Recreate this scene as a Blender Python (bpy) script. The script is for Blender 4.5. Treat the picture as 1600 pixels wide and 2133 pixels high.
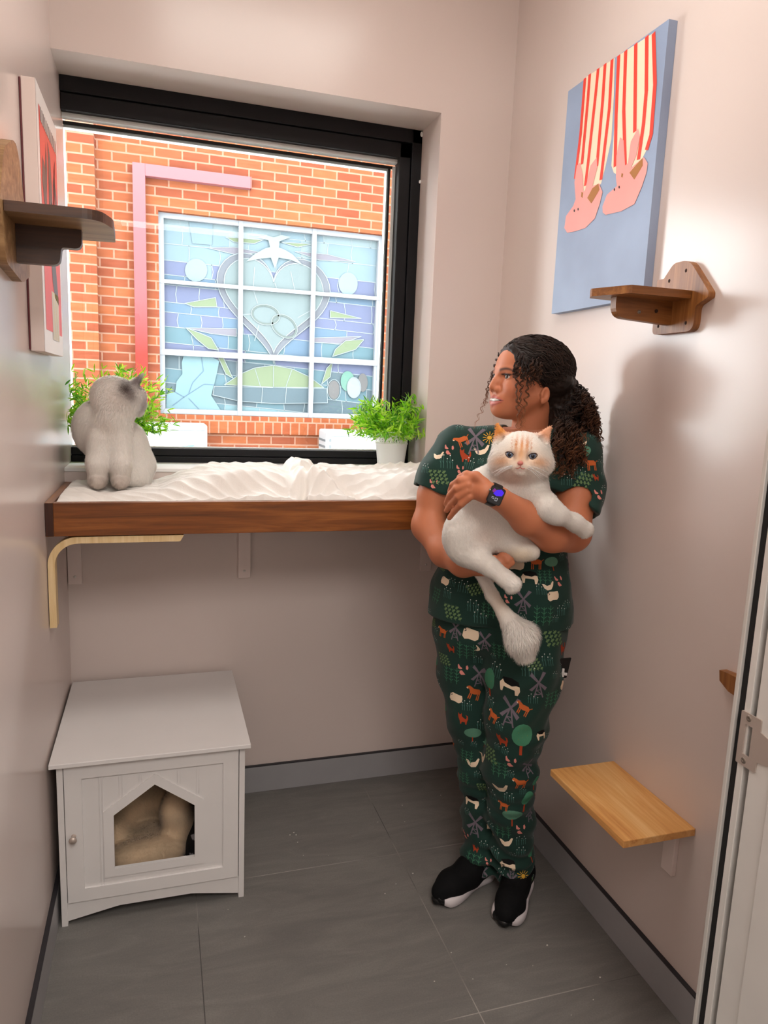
import bpy, math, random
import numpy as np
from mathutils import Vector, Matrix
from mathutils.geometry import tessellate_polygon
from mathutils.bvhtree import BVHTree

for _o in list(bpy.data.objects):
    bpy.data.objects.remove(_o)
SC = bpy.context.scene
COL = SC.collection
rnd = random.Random(7)

# ------------------------------------------------------------------ camera
CAM = np.array([0.2763, -2.3406, 1.395])
YAW, PITCH, ROLL, FPX = 0.30665, 0.1637, 0.03998, 1491.42
_f = np.array([math.sin(YAW)*math.cos(PITCH), math.cos(YAW)*math.cos(PITCH), -math.sin(PITCH)])
_r = np.array([math.cos(YAW), -math.sin(YAW), 0.0])
_u = np.cross(_r, _f)
CR = math.cos(ROLL)*_r + math.sin(ROLL)*_u
CU = -math.sin(ROLL)*_r + math.cos(ROLL)*_u
CF = _f
cd = bpy.data.cameras.new('camera')
cd.sensor_fit = 'HORIZONTAL'; cd.sensor_width = 36.0; cd.lens = FPX/1600*36
cd.clip_start = 0.02; cd.clip_end = 100
cam = bpy.data.objects.new('camera', cd); COL.objects.link(cam)
cam.matrix_world = Matrix(((CR[0], CU[0], -CF[0], CAM[0]), (CR[1], CU[1], -CF[1], CAM[1]), (CR[2], CU[2], -CF[2], CAM[2]), (0, 0, 0, 1)))
SC.camera = cam

# ------------------------------------------------------------------ light and exposure
SC.view_settings.view_transform = 'Standard'; SC.view_settings.look = 'None'
SC.view_settings.exposure = 0.0; SC.view_settings.gamma = 1.0
SC.view_settings.use_curve_mapping = False
W_ = bpy.data.worlds.new('sky'); SC.world = W_; W_.use_nodes = True
W_.node_tree.nodes['Background'].inputs[0].default_value = (0.93, 0.97, 1.0, 1)
W_.node_tree.nodes['Background'].inputs[1].default_value = 16.0

def area(name, loc, rot, sx, sy, power, color=(1, 1, 1), spread=None, portal=False):
    l = bpy.data.lights.new(name, 'AREA'); l.shape = 'RECTANGLE'; l.size = sx; l.size_y = sy
    l.energy = power; l.color = color
    if spread: l.spread = spread
    if portal: l.cycles.is_portal = True
    o = bpy.data.objects.new(name, l); COL.objects.link(o); o.location = loc; o.rotation_euler = rot
    return o
area('window_daylight_portal', (0.58, 0.42, 1.72), (math.radians(-90), 0, 0), 1.25, 1.25, 1, portal=True)
area('room_ceiling_light', (0.70, -1.05, 2.86), (0, 0, 0), 0.8, 0.6, 12.0, (1.0, 0.95, 0.89))
area('corridor_fill_light', (0.55, -3.1, 2.66), (0, 0, 0), 1.2, 1.2, 46.0, (1.0, 0.955, 0.91))  # soft fill added behind the camera to lift the interior; lamp is assumed, unseen

# ------------------------------------------------------------------ helpers
WL = {}          # world location of parents
def pray(px, py):
    return (px-800)/FPX*CR - (py-1066.5)/FPX*CU + CF
def onp(px, py, ax, val):
    q = pray(px, py); return CAM + (val-CAM[ax])/q[ax]*q

def lin(c):
    return tuple(((v/255)/12.92 if v/255 <= 0.04045 else ((v/255+0.055)/1.055)**2.4) for v in c)

class NT:
    def __init__(s, name):
        s.m = bpy.data.materials.new(name); s.m.use_nodes = True
        s.t = s.m.node_tree; s.b = s.t.nodes['Principled BSDF']
    def n(s, typ, **k):
        x = s.t.nodes.new(typ)
        for a, v in k.items():
            if a in x.inputs.keys(): x.inputs[a].default_value = v
            else: setattr(x, a, v)
        return x
    def l(s, a, b): s.t.links.new(a, b)
    def coords(s, scale=(1, 1, 1), rot=(0, 0, 0), loc=(0, 0, 0), kind='Object'):
        tc = s.n('ShaderNodeTexCoord'); mp = s.n('ShaderNodeMapping')
        mp.inputs['Scale'].default_value = scale; mp.inputs['Rotation'].default_value = rot; mp.inputs['Location'].default_value = loc
        s.l(tc.outputs[kind], mp.inputs['Vector']); return mp.outputs['Vector']
    def noise(s, vec, scale=5, detail=3, rough=0.5, dist=0.0):
        x = s.n('ShaderNodeTexNoise'); x.inputs['Scale'].default_value = scale; x.inputs['Detail'].default_value = detail
        x.inputs['Roughness'].default_value = rough; x.inputs['Distortion'].default_value = dist
        s.l(vec, x.inputs['Vector']); return x.outputs['Fac']
    def ramp(s, fac, stops):
        x = s.n('ShaderNodeValToRGB'); e = x.color_ramp.elements
        while len(e) < len(stops): e.new(0.5)
        for i, (p, c) in enumerate(stops):
            e[i].position = p; e[i].color = (*c, 1)
        s.l(fac, x.inputs['Fac']); return x.outputs['Color']
    def bump(s, h, strength=0.2, dist=0.01, normal=None):
        x = s.n('ShaderNodeBump'); x.inputs['Strength'].default_value = strength; x.inputs['Distance'].default_value = dist
        s.l(h, x.inputs['Height'])
        if normal: s.l(normal, x.inputs['Normal'])
        s.l(x.outputs['Normal'], s.b.inputs['Normal']); return x.outputs['Normal']
    def math(s, op, a, b=None):
        x = s.n('ShaderNodeMath', operation=op)
        for i, v in enumerate((a, b)):
            if v is None: continue
            if isinstance(v, (int, float)): x.inputs[i].default_value = v
            else: s.l(v, x.inputs[i])
        return x.outputs[0]

def mat(name, rgb, rough=0.6, metal=0.0, spec=0.5, var=0.06, vs=8, bump=0.0, bs=60, bd=0.002, sheen=0.0, trans=0.0):
    t = NT(name); c = lin(rgb); v = t.coords()
    n = t.noise(v, vs, 4)
    col = t.ramp(n, [(0.3, tuple(x*(1-var) for x in c)), (0.7, tuple(min(1, x*(1+var)) for x in c))])
    t.l(col, t.b.inputs['Base Color'])
    t.b.inputs['Roughness'].default_value = rough; t.b.inputs['Metallic'].default_value = metal
    t.b.inputs['Specular IOR Level'].default_value = spec
    if sheen: t.b.inputs['Sheen Weight'].default_value = sheen
    if bump: t.bump(t.noise(v, bs, 4), bump, bd)
    return t.m

def wood(name, dark, mid, light, axis=0, scale=1.0, rough=0.45, bump=0.15):
    t = NT(name); sc = [14*scale]*3; sc[axis] = 1.0*scale
    v = t.coords(tuple(sc))
    n1 = t.noise(v, 2.2, 6, 0.62, 1.2)
    sc2 = [160*scale]*3; sc2[axis] = 5*scale
    v2 = t.coords(tuple(sc2)); n2 = t.noise(v2, 1.0, 3, 0.6)
    f = t.math('ADD', t.math('MULTIPLY', n1, 0.75), t.math('MULTIPLY', n2, 0.25))
    col = t.ramp(f, [(0.32, lin(dark)), (0.5, lin(mid)), (0.68, lin(light))])
    t.l(col, t.b.inputs['Base Color']); t.b.inputs['Roughness'].default_value = rough
    t.bump(n2, bump, 0.001)
    return t.m

def vcol_mat(name, rough=0.6, sss=0.0, sheen=0.0, spec=0.3, bump=0.0, bs=200, bd=0.001):
    t = NT(name); a = t.n('ShaderNodeVertexColor'); a.layer_name = 'col'
    t.l(a.outputs['Color'], t.b.inputs['Base Color']); t.b.inputs['Roughness'].default_value = rough
    t.b.inputs['Specular IOR Level'].default_value = spec
    if sss:
        t.b.inputs['Subsurface Weight'].default_value = sss
        t.b.inputs['Subsurface Radius'].default_value = (0.012, 0.005, 0.003); t.b.inputs['Subsurface Scale'].default_value = 0.6
    if sheen: t.b.inputs['Sheen Weight'].default_value = sheen
    if bump: t.bump(t.noise(t.coords(), bs, 3), bump, bd)
    return t.m

class MB:
    def __init__(s): s.v = []; s.f = []; s.m = []; s.sm = []
    def add(s, vs, fs, mi=0, smooth=False):
        o = len(s.v); s.v += [tuple(map(float, p)) for p in vs]
        for f in fs: s.f.append(tuple(i+o for i in f)); s.m.append(mi); s.sm.append(smooth)
        return s
    def box(s, x0, x1, y0, y1, z0, z1, mi=0):
        v = [(x, y, z) for x in (x0, x1) for y in (y0, y1) for z in (z0, z1)]
        return s.add(v, [(0, 1, 3, 2), (4, 6, 7, 5), (0, 4, 5, 1), (2, 3, 7, 6), (0, 2, 6, 4), (1, 5, 7, 3)], mi)
    def obox(s, c, ax, ay, az, mi=0):   # oriented box: centre and half-axis vectors
        c, ax, ay, az = map(np.array, (c, ax, ay, az))
        v = [c+i*ax+j*ay+k*az for i in (-1, 1) for j in (-1, 1) for k in (-1, 1)]
        return s.add(v, [(0, 1, 3, 2), (4, 6, 7, 5), (0, 4, 5, 1), (2, 3, 7, 6), (0, 2, 6, 4), (1, 5, 7, 3)], mi)
    def prism(s, pts, vec, mi=0, holes=(), side=None, smooth=False):   # polygon (3D points, planar) extruded by vec
        loops = [[Vector(p) for p in pts]] + [[Vector(p) for p in h] for h in holes]
        tri = tessellate_polygon(loops); flat = [p for l in loops for p in l]; n = len(flat)
        vec = Vector(vec)
        s.add([p for p in flat], [tuple(t) for t in tri], mi)
        s.add([p+vec for p in flat], [tuple(reversed(t)) for t in tri], mi)
        for l in loops:
            k = len(l)
            s.add([p for p in l]+[p+vec for p in l], [(i, (i+1) % k, k+(i+1) % k, k+i) for i in range(k)], mi if side is None else side, smooth)
        return s
    def poly(s, pts, mi=0):
        loops = [[Vector(p) for p in pts]]
        return s.add(pts, [tuple(t) for t in tessellate_polygon(loops)], mi)
    def tube(s, path, r, n=8, mi=0, cap=True, flat=1.0, upv=None):
        P = np.array(path, float); k = len(P)
        R = np.full(k, r, float) if np.isscalar(r) else np.array(r, float)
        T = np.gradient(P, axis=0); T /= np.linalg.norm(T, axis=1)[:, None]+1e-12
        a = np.array([0, 0, 1.0]) if upv is None else np.array(upv, float)
        if abs(a@T[0]) > 0.9 and upv is None: a = np.array([1.0, 0, 0])
        N = a-(a@T[0])*T[0]; N /= np.linalg.norm(N)
        vs = []
        for i in range(k):
            N = N-(N@T[i])*T[i]; N /= np.linalg.norm(N)+1e-12; B = np.cross(T[i], N)
            for j in range(n):
                t = 2*math.pi*j/n; vs.append(P[i]+R[i]*(math.cos(t)*N*flat+math.sin(t)*B))
        fs = [(i*n+j, i*n+(j+1) % n, (i+1)*n+(j+1) % n, (i+1)*n+j) for i in range(k-1) for j in range(n)]
        if cap: fs += [tuple(range(n-1, -1, -1)), tuple((k-1)*n+j for j in range(n))]
        return s.add(vs, fs, mi, True)
    def lathe(s, prof, c, n=32, mi=0, smooth=True):   # prof: (r, z)
        vs = [(c[0]+r*math.cos(2*math.pi*j/n), c[1]+r*math.sin(2*math.pi*j/n), c[2]+z) for r, z in prof for j in range(n)]
        fs = [(i*n+j, i*n+(j+1) % n, (i+1)*n+(j+1) % n, (i+1)*n+j) for i in range(len(prof)-1) for j in range(n)]
        return s.add(vs, fs, mi, smooth)
    def ball(s, c, r, n=16, mi=0, m=None):
        R = np.array(r if hasattr(r, '__len__') else (r, r, r), float); vs = []
        for i in range(n//2+1):
            a = math.pi*i/(n//2)
            for j in range(n):
                b = 2*math.pi*j/n; p = np.array([math.sin(a)*math.cos(b), math.sin(a)*math.sin(b), math.cos(a)])*R
                if m is not None: p = m@p
                vs.append(np.array(c)+p)
        return s.add(vs, [(i*n+j, (i+1)*n+j, (i+1)*n+(j+1) % n, i*n+(j+1) % n) for i in range(n//2) for j in range(n)], mi, True)
    def build(s, name, mats, parent=None, bevel=0.0, seg=2, base=None):
        if not isinstance(mats, (list, tuple)): mats = [mats]
        off = np.array(WL[parent.name]) if parent is not None else (np.array(base) if base is not None else np.zeros(3))
        me = bpy.data.meshes.new(name)
        me.from_pydata([tuple(np.array(p)-off) for p in s.v], [], s.f)
        for m in mats: me.materials.append(m)
        me.polygons.foreach_set('material_index', s.m); me.polygons.foreach_set('use_smooth', s.sm)
        me.update()
        o = bpy.data.objects.new(name, me); COL.objects.link(o)
        return place(o, parent, base, bevel, seg)
def place(o, parent=None, base=None, bevel=0.0, seg=2):
    if parent is not None: o.parent = parent; WL[o.name] = WL[parent.name]
    else:
        WL[o.name] = tuple(base) if base is not None else (0, 0, 0)
        if base is not None: o.location = base
    if bevel:
        b = o.modifiers.new('bevel', 'BEVEL'); b.width = bevel; b.segments = seg; b.limit_method = 'ANGLE'; b.angle_limit = math.radians(40)
    return o
def tag(o, label=None, cat=None, group=None, kind=None):
    if label: o['label'] = label
    if cat: o['category'] = cat
    if group: o['group'] = group
    if kind: o['kind'] = kind
    return o
def thing(name, loc, label, cat, group=None):
    o = bpy.data.objects.new(name, None); COL.objects.link(o); o.location = loc; WL[o.name] = tuple(loc)
    o.empty_display_size = 0.05
    return tag(o, label, cat, group)
def struct(name, mb, m, bevel=0.0, parent=None):
    o = mb.build(name, m, parent, bevel)
    if parent is None: o['kind'] = 'structure'
    return o
def npmesh(name, V, F, mats, parent=None, base=None, col=None, smooth=True, mi=None, normals=None):
    off = np.array(WL[parent.name]) if parent is not None else (np.array(base) if base is not None else np.zeros(3))
    me = bpy.data.meshes.new(name)
    me.from_pydata((V-off).tolist(), [], F if isinstance(F, list) else F.tolist())
    for m in (mats if isinstance(mats, (list, tuple)) else [mats]): me.materials.append(m)
    if smooth: me.polygons.foreach_set('use_smooth', [True]*len(me.polygons))
    if mi is not None: me.polygons.foreach_set('material_index', list(mi))
    if col is not None:
        a = me.color_attributes.new('col', 'FLOAT_COLOR', 'POINT')
        a.data.foreach_set('color', np.c_[col, np.ones(len(col))].astype(np.float32).ravel())
    if normals is not None:
        me.normals_split_custom_set_from_vertices(normals.tolist())
    me.update()
    o = bpy.data.objects.new(name, me); COL.objects.link(o)
    return place(o, parent, base)

# ------------------------------------------------------------------ room
RW = 1.4104; CH = 2.9; XR = 1.158; ZR = 2.298; ZS = 1.125; DY = 0.173
def paint(name, rgb, rough=0.42):
    t = NT(name); v = t.coords(); c = lin(rgb)
    n = t.noise(v, 1.5, 2)
    t.l(t.ramp(n, [(0.3, tuple(x*0.98 for x in c)), (0.7, tuple(min(1, x*1.02) for x in c))]), t.b.inputs['Base Color'])
    t.b.inputs['Roughness'].default_value = rough; t.b.inputs['Specular IOR Level'].default_value = 0.5
    t.bump(t.noise(v, 140, 3), 0.035, 0.001)
    return t.m
M_wall = paint('pink_satin_paint', (219, 204, 197), 0.24)
M_ceil = paint('ceiling_paint', (235, 232, 228), 0.8)
M_white = mat('white_paint', (232, 230, 228), 0.4, var=0.02)
M_black = mat('black_powder_coat', (12, 12, 16), 0.45, var=0.2, spec=0.25)
M_skirt = mat('grey_skirting_paint', (158, 157, 159), 0.45, var=0.05, bump=0.05)
M_skirt_edge = mat('dark_skirting_seal', (42, 40, 44), 0.5)
M_alu = mat('brushed_aluminium', (222, 219, 214), 0.4, 0.2, var=0.04)
M_gasket = mat('black_gasket', (8, 8, 10), 0.7)

m = MB()
m.box(-0.15, RW+0.15, 0, 0.30, 0, ZS); m.box(-0.15, RW+0.15, 0, 0.30, ZR, CH); m.box(XR, RW+0.15, 0, 0.30, ZS, ZR); m.box(-0.15, 0, 0, 0.30, ZS, ZR)
struct('wall_back', m, M_wall)
struct('wall_left', MB().box(-0.15, 0, -4.6, 0, 0, CH), M_wall)
struct('wall_right', MB().box(RW, RW+0.15, -1.66, 0, 0, CH), M_wall)
struct('wall_corridor', MB().box(RW+0.6, RW+0.75, -4.6, -1.66, 0, CH).box(-0.15, RW+0.75, -4.75, -4.6, 0, CH).box(RW, RW+0.75, -1.66, -1.60, 0, CH), M_ceil)
struct('ceiling', MB().box(-0.15, RW+0.75, -4.75, 0.30, CH, CH+0.1), M_ceil)
# grey tiled floor with grout joints
t = NT('grey_floor_tile'); v = t.coords()
sx = t.n('ShaderNodeSeparateXYZ'); t.l(v, sx.inputs[0])
def joint(out, off, pitch, w):
    a = t.math('FRACT', t.math('DIVIDE', t.math('SUBTRACT', out, off), pitch))
    b = t.math('ABSOLUTE', t.math('SUBTRACT', a, 0.5))
    return t.math('GREATER_THAN', b, 0.5-w/pitch)
g = t.math('MAXIMUM', joint(sx.outputs[0], 0.3585, 0.6045, 0.0013), joint(sx.outputs[1], -0.455-0.594*6, 0.594, 0.0013))
v2 = t.coords((2.0, 9.0, 1), rot=(0, 0, 0.15)); n1 = t.noise(v2, 1.6, 6, 0.65, 1.5); n2 = t.noise(v, 260, 3); n3 = t.noise(v, 3, 3)
f = t.math('ADD', t.math('MULTIPLY', n1, 0.5), t.math('ADD', t.math('MULTIPLY', n2, 0.28), t.math('MULTIPLY', n3, 0.22)))
base = t.ramp(f, [(0.34, lin((100, 98, 95))), (0.5, lin((113, 110, 106))), (0.68, lin((128, 125, 120)))])
n4 = t.noise(v, 2.2, 2)
gc = t.ramp(n4, [(0.42, lin((74, 72, 70))), (0.58, lin((158, 153, 146)))])
mx = t.n('ShaderNodeMix', data_type='RGBA'); t.l(g, mx.inputs[0]); t.l(base, mx.inputs[6]); t.l(gc, mx.inputs[7])
t.l(mx.outputs[2], t.b.inputs['Base Color']); t.b.inputs['Roughness'].default_value = 0.62
t.bump(t.math('SUBTRACT', t.math('MULTIPLY', n2, 0.15), g), 0.25, 0.002)
M_floor = t.m
struct('floor', MB().box(-0.15, RW+0.75, -4.75, 0.30, -0.1, 0), M_floor)

# skirting: aluminium-grey board with dark bead on top
HB = 0.098; BT = 0.0115
def skirt(name, x0, x1, y0, y1):
    struct(name, MB().box(x0, x1, y0, y1, 0, HB-0.004, 0).box(x0, x1, y0, y1, HB-0.004, HB, 1), [M_skirt, M_skirt_edge], 0.0006)
skirt('baseboard_back', BT, RW-BT, -BT, 0)
skirt('baseboard_right', RW-BT, RW, -1.60, 0)
skirt('baseboard_left', 0, BT, -4.6, 0)

# ------------------------------------------------------------------ window
win = bpy.data.objects.new('window_1', None); COL.objects.link(win); win.location = (0.58, DY, ZS); WL['window_1'] = (0.58, DY, ZS); win['kind'] = 'structure'
m = MB(); y0 = DY; ZF = 1.137
# outer frame members (stepped), right jamb, head and sill
m.box(0.001, XR, y0, y0+0.05, 2.253, ZR); m.box(XR-0.036, XR, y0, y0+0.05, ZF, ZR); m.box(0.001, XR, y0, y0+0.05, ZF, 1.158)
m.build('window_frame', M_black, win, 0.002)
m = MB()
m.box(0.001, XR-0.036, y0+0.008, y0+0.06, 2.203, 2.253); m.box(XR-0.078, XR-0.036, y0+0.008, y0+0.06, 1.158, 2.253); m.box(0.001, XR-0.036, y0+0.008, y0+0.06, 1.158, 1.185)
m.build('window_sash', M_black, win, 0.003)
M_bead = mat('grey_glazing_bead', (205, 208, 206), 0.35, 0.1)
m = MB()
m.box(0.001, XR-0.078, y0+0.03, y0+0.058, 2.190, 2.203); m.box(0.001, XR-0.09, y0+0.066, y0+0.09, 2.170, 2.180)
m.box(XR-0.088, XR-0.078, y0+0.05, y0+0.058, 1.20, 2.185); m.box(XR-0.106, XR-0.100, y0+0.066, y0+0.09, 1.20, 2.170)
m.box(0.001, XR-0.078, y0+0.03, y0+0.058, 1.185, 1.1885)
m.build('glazing_bead', M_bead, win, 0.001)
m = MB()
m.box(0.001, XR-0.078, y0+0.058, y0+0.064, 2.178, 2.187); m.box(XR-0.102, XR-0.094, y0+0.058, y0+0.064, 1.20, 2.18)
m.build('window_seal', M_gasket, win)
t = NT('window_glass'); tr = t.n('ShaderNodeBsdfTransparent'); gl = t.n('ShaderNodeBsdfGlossy'); gl.inputs['Roughness'].default_value = 0.01
tr.inputs[0].default_value = (0.97, 0.99, 0.985, 1)
fr = t.n('ShaderNodeFresnel'); fr.inputs[0].default_value = 1.3; ms = t.n('ShaderNodeMixShader')
t.l(fr.outputs[0], ms.inputs[0]); t.l(tr.outputs[0], ms.inputs[1]); t.l(gl.outputs[0], ms.inputs[2])
t.l(ms.outputs[0], t.t.nodes['Material Output'].inputs[0]); M_glass = t.m
MB().box(0.0, XR-0.078, y0+0.06, y0+0.066, 1.185, 2.203).build('glass_pane', M_glass, win)
MB().box(0.0, XR, -0.004, y0+0.05, ZS, ZF).build('window_sill', M_white, win, 0.002)
# small fixing screws and filler blobs at the top right of the frame
m = MB(); m.ball((XR-0.004, y0-0.003, 2.285), (0.006, 0.004, 0.009), 10); m.ball((XR-0.003, y0-0.003, 2.13), (0.005, 0.004, 0.006), 10)
m.build('filler_blob', M_white, win)

# ------------------------------------------------------------------ street side: brick building across the alley
def brick(name, rotm, rgb1, rgb2, mortar, w=0.235, h=0.081, ms_=0.008):
    t = NT(name); v = t.coords((1, 1, 1), rot=rotm)
    b = t.n('ShaderNodeTexBrick'); b.offset = 0.5; b.inputs['Scale'].default_value = 1.0
    b.inputs['Brick Width'].default_value = w; b.inputs['Row Height'].default_value = h; b.inputs['Mortar Size'].default_value = ms_
    b.inputs['Mortar Smooth'].default_value = 0.2; b.inputs['Bias'].default_value = -0.1
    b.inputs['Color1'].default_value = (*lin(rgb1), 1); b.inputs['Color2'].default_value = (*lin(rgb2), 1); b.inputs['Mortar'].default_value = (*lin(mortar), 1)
    t.l(v, b.inputs['Vector'])
    n = t.noise(t.coords((3, 3, 14)), 2.5, 5); mx = t.n('ShaderNodeMix', data_type='RGBA', blend_type='MULTIPLY'); mx.inputs[0].default_value = 0.5
    t.l(b.outputs[0], mx.inputs[6]); t.l(t.ramp(n, [(0.3, (0.62, 0.55, 0.5)), (0.7, (1, 1, 1))]), mx.inputs[7])
    t.l(mx.outputs[2], t.b.inputs['Base Color']); t.b.inputs['Roughness'].default_value = 0.9; t.b.inputs['Specular IOR Level'].default_value = 0.08
    inv = t.math('SUBTRACT', 1.0, b.outputs[1]); h2 = t.math('ADD', inv, t.math('MULTIPLY', n, 0.4)); t.bump(h2, 0.5, 0.006)
    return t.m
RX = (math.radians(-90), 0, 0)
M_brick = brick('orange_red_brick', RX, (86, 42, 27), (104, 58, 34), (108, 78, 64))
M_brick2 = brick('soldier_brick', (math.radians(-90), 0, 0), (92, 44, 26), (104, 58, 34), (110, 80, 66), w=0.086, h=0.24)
YB = 4.7
wx0, wx1, wz0, wz1 = 0.285, 2.405, 1.13, 2.925
bld = thing('brick_building', (1.2, YB, -0.6), 'orange brick building across the alley with a stained glass window', 'building')
m = MB(); m.box(-0.228, wx0, YB, YB+0.3, -0.6, 4.7); m.box(wx1, 6.0, YB, YB+0.3, -0.6, 4.7); m.box(wx0, wx1, YB, YB+0.3, wz1, 4.7); m.box(wx0, wx1, YB, YB+0.3, -0.6, wz0-0.17)
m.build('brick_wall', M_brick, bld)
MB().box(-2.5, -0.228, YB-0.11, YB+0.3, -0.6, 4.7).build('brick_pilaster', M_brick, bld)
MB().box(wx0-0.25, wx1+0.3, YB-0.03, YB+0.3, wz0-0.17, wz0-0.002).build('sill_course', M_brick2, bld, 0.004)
# stained glass window
sg = bpy.data.objects.new('stained_glass_window', None); COL.objects.link(sg); sg.parent = bld
sgb = np.array([wx0, YB+0.06, wz0]); sg.location = sgb-np.array(WL['brick_building']); WL['stained_glass_window'] = tuple(sgb)
M_walu = mat('white_window_aluminium', (98, 100, 104), 0.5, var=0.02, spec=0.15)
m = MB(); YW = YB+0.06; fw = 0.046
cx1, cx2, rz1, rz2 = 1.02, 1.715, 1.70, 2.33
m.box(wx0, wx1, YW, YW+0.06, wz1-fw, wz1); m.box(wx0, wx1, YW, YW+0.06, wz0, wz0+fw); m.box(wx0, wx0+fw, YW, YW+0.06, wz0+fw, wz1-fw); m.box(wx1-fw, wx1, YW, YW+0.06, wz0+fw, wz1-fw)
for x in (cx1, cx2): m.box(x-0.021, x+0.021, YW-0.005, YW+0.06, wz0, wz1)
m.box(wx0, wx1, YW-0.003, YW+0.06, rz2-0.017, rz2+0.017); m.box(wx0, wx1, YW-0.008, YW+0.06, rz1-0.030, rz1+0.024)
m.build('window_grille', M_walu, sg)
# glass picture, laid out in the panel's own plane (u across, v up), from the window's own coordinates
def zg(zx, zy):      # design grid -> metres in the panel
    p = onp(320+zx/3.3333, 440+zy/3.3333, 1, YW+0.05); return (p[0], p[2])
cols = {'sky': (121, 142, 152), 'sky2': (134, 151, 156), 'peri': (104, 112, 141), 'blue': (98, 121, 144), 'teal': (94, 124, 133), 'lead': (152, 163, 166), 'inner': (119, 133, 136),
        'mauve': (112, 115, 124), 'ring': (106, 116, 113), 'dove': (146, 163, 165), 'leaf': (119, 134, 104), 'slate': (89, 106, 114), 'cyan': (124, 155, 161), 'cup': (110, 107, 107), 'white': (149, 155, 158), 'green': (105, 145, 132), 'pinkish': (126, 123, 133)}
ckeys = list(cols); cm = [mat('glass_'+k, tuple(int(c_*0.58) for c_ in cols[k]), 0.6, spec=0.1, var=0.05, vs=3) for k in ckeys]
def ci(k): return ckeys.index(k)
g = MB(); lay = [0]
def gpoly(pts, k, lvl):
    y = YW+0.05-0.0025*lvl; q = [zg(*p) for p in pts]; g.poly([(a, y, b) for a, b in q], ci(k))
def gline(pts, k, lvl, w=0.008):
    y = YW+0.05-0.0025*lvl; q = [np.array(zg(*p)) for p in pts]
    for kk, (a, b) in enumerate(zip(q[:-1], q[1:])):
        y -= 0.00015*(1 if kk % 2 == 0 else -1); d = b-a; L = np.linalg.norm(d)+1e-9; n = np.array([-d[1], d[0]])/L*w/2; d = d/L*w*0.3
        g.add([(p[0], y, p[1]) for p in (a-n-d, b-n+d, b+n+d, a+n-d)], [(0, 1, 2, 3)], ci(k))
def blob(c, rx, ry, n=20, a0=0, a1=360, rot=0):
    out = []
    for i in range(n+(0 if a1-a0 >= 360 else 1)):
        a = math.radians(a0+(a1-a0)*i/n); x, y = rx*math.cos(a), ry*math.sin(a); r = math.radians(rot)
        out.append((c[0]+x*math.cos(r)-y*math.sin(r), c[1]+x*math.sin(r)+y*math.cos(r)))
    return out
sl = 0.107
rows = [(-20, 'sky2', 'sky'), (95, 'sky', 'sky2'), (215, 'sky', 'sky'), (330, 'peri', 'sky'), (430, 'blue', 'sky'), (500, 'peri', 'peri'), (620, 'peri', 'blue'), (690, 'blue', 'peri'), (790, 'teal', 'blue'), (900, 'peri', 'teal'), (985, 'slate', 'teal'), (1080, 'teal', 'slate'), (1180, 'slate', 'teal'), (1290, 'cyan', 'teal'), (1430, 'sky', 'sky')]
for i in range(len(rows)-1):
    a, k1, k2 = rows[i]; b = rows[i+1][0]
    xs = [20]; 
    while xs[-1] < 1600: xs.append(xs[-1]+rnd.uniform(120, 270))
    for j in range(len(xs)-1):
        x0_, x1_ = xs[j], min(xs[j+1], 1600); k = k1 if rnd.random() < 0.7 else k2
        gpoly([(x0_, a+sl*x0_), (x1_, a+sl*x1_), (x1_, b+sl*x1_), (x0_, b+sl*x0_)], k, 0)
        bw = rnd.uniform(-12, 12); gline([(x1_, a+sl*x1_), (x1_+bw, (a+b)/2+sl*x1_), (x1_, b+sl*x1_)], 'lead', 1, 0.007)
    gline([(20, a+sl*20), (800, a+sl*800+rnd.uniform(-8, 8)), (1600, a+sl*1600)], 'lead', 1, 0.007)
for pts, k in (([(380, 255), (560, 250), (760, 290), (560, 300)], 'pinkish'), ([(980, 280), (1200, 300), (1400, 350), (1150, 340)], 'pinkish'), ([(215, 640), (430, 600), (440, 665), (280, 665)], 'leaf'), ([(1225, 690), (1440, 745), (1225, 740)], 'leaf'), ([(225, 810), (575, 815), (575, 870), (400, 850)], 'pinkish'), ([(1090, 880), (1440, 870), (1300, 920), (1090, 910)], 'pinkish'),
                ([(500, 180), (760, 200), (700, 225), (560, 215)], 'leaf'), ([(880, 215), (1100, 230), (1000, 250)], 'leaf')):
    gpoly(pts, k, 2); gline(pts+[pts[0]], 'lead', 3, 0.006)
def heart(cx, cy, s, sy=1.0):
    out = []
    for i in range(60):
        a = 2*math.pi*i/60; x = 16*math.sin(a)**3; y = 13*math.cos(a)-5*math.cos(2*a)-2*math.cos(3*a)-math.cos(4*a)
        out.append((cx+x*s, cy-y*s*sy+sl*x*s))
    return out
h1, h2_ = heart(832, 620, 24.5, 1.05), heart(832, 612, 21.5, 1.03)
gpoly(h1, 'mauve', 4); gline(h1+[h1[0]], 'lead', 5, 0.008); gpoly(h2_, 'inner', 6); gline(h2_+[h2_[0]], 'lead', 7, 0.008)
for pts in ([(700, 390), (690, 540), (720, 640)], [(950, 420), (980, 560)], [(600, 720), (680, 715)], [(730, 790), (700, 900)], [(1000, 740), (1090, 690)], [(840, 500), (860, 560)]): gline(pts, 'lead', 7, 0.007)
for c, rx, ry, ro in (((775, 720), 100, 70, 12), ((905, 800), 100, 72, 38)):
    o_ = blob(c, rx, ry, 36, rot=ro); i_ = blob(c, rx-14, ry-14, 36, rot=ro)
    y = YW+0.05-0.0025*8
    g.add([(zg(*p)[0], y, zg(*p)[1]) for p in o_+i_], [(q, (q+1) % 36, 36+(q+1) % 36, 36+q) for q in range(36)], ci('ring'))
    gline(o_+[o_[0]], 'lead', 9, 0.005)
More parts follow.
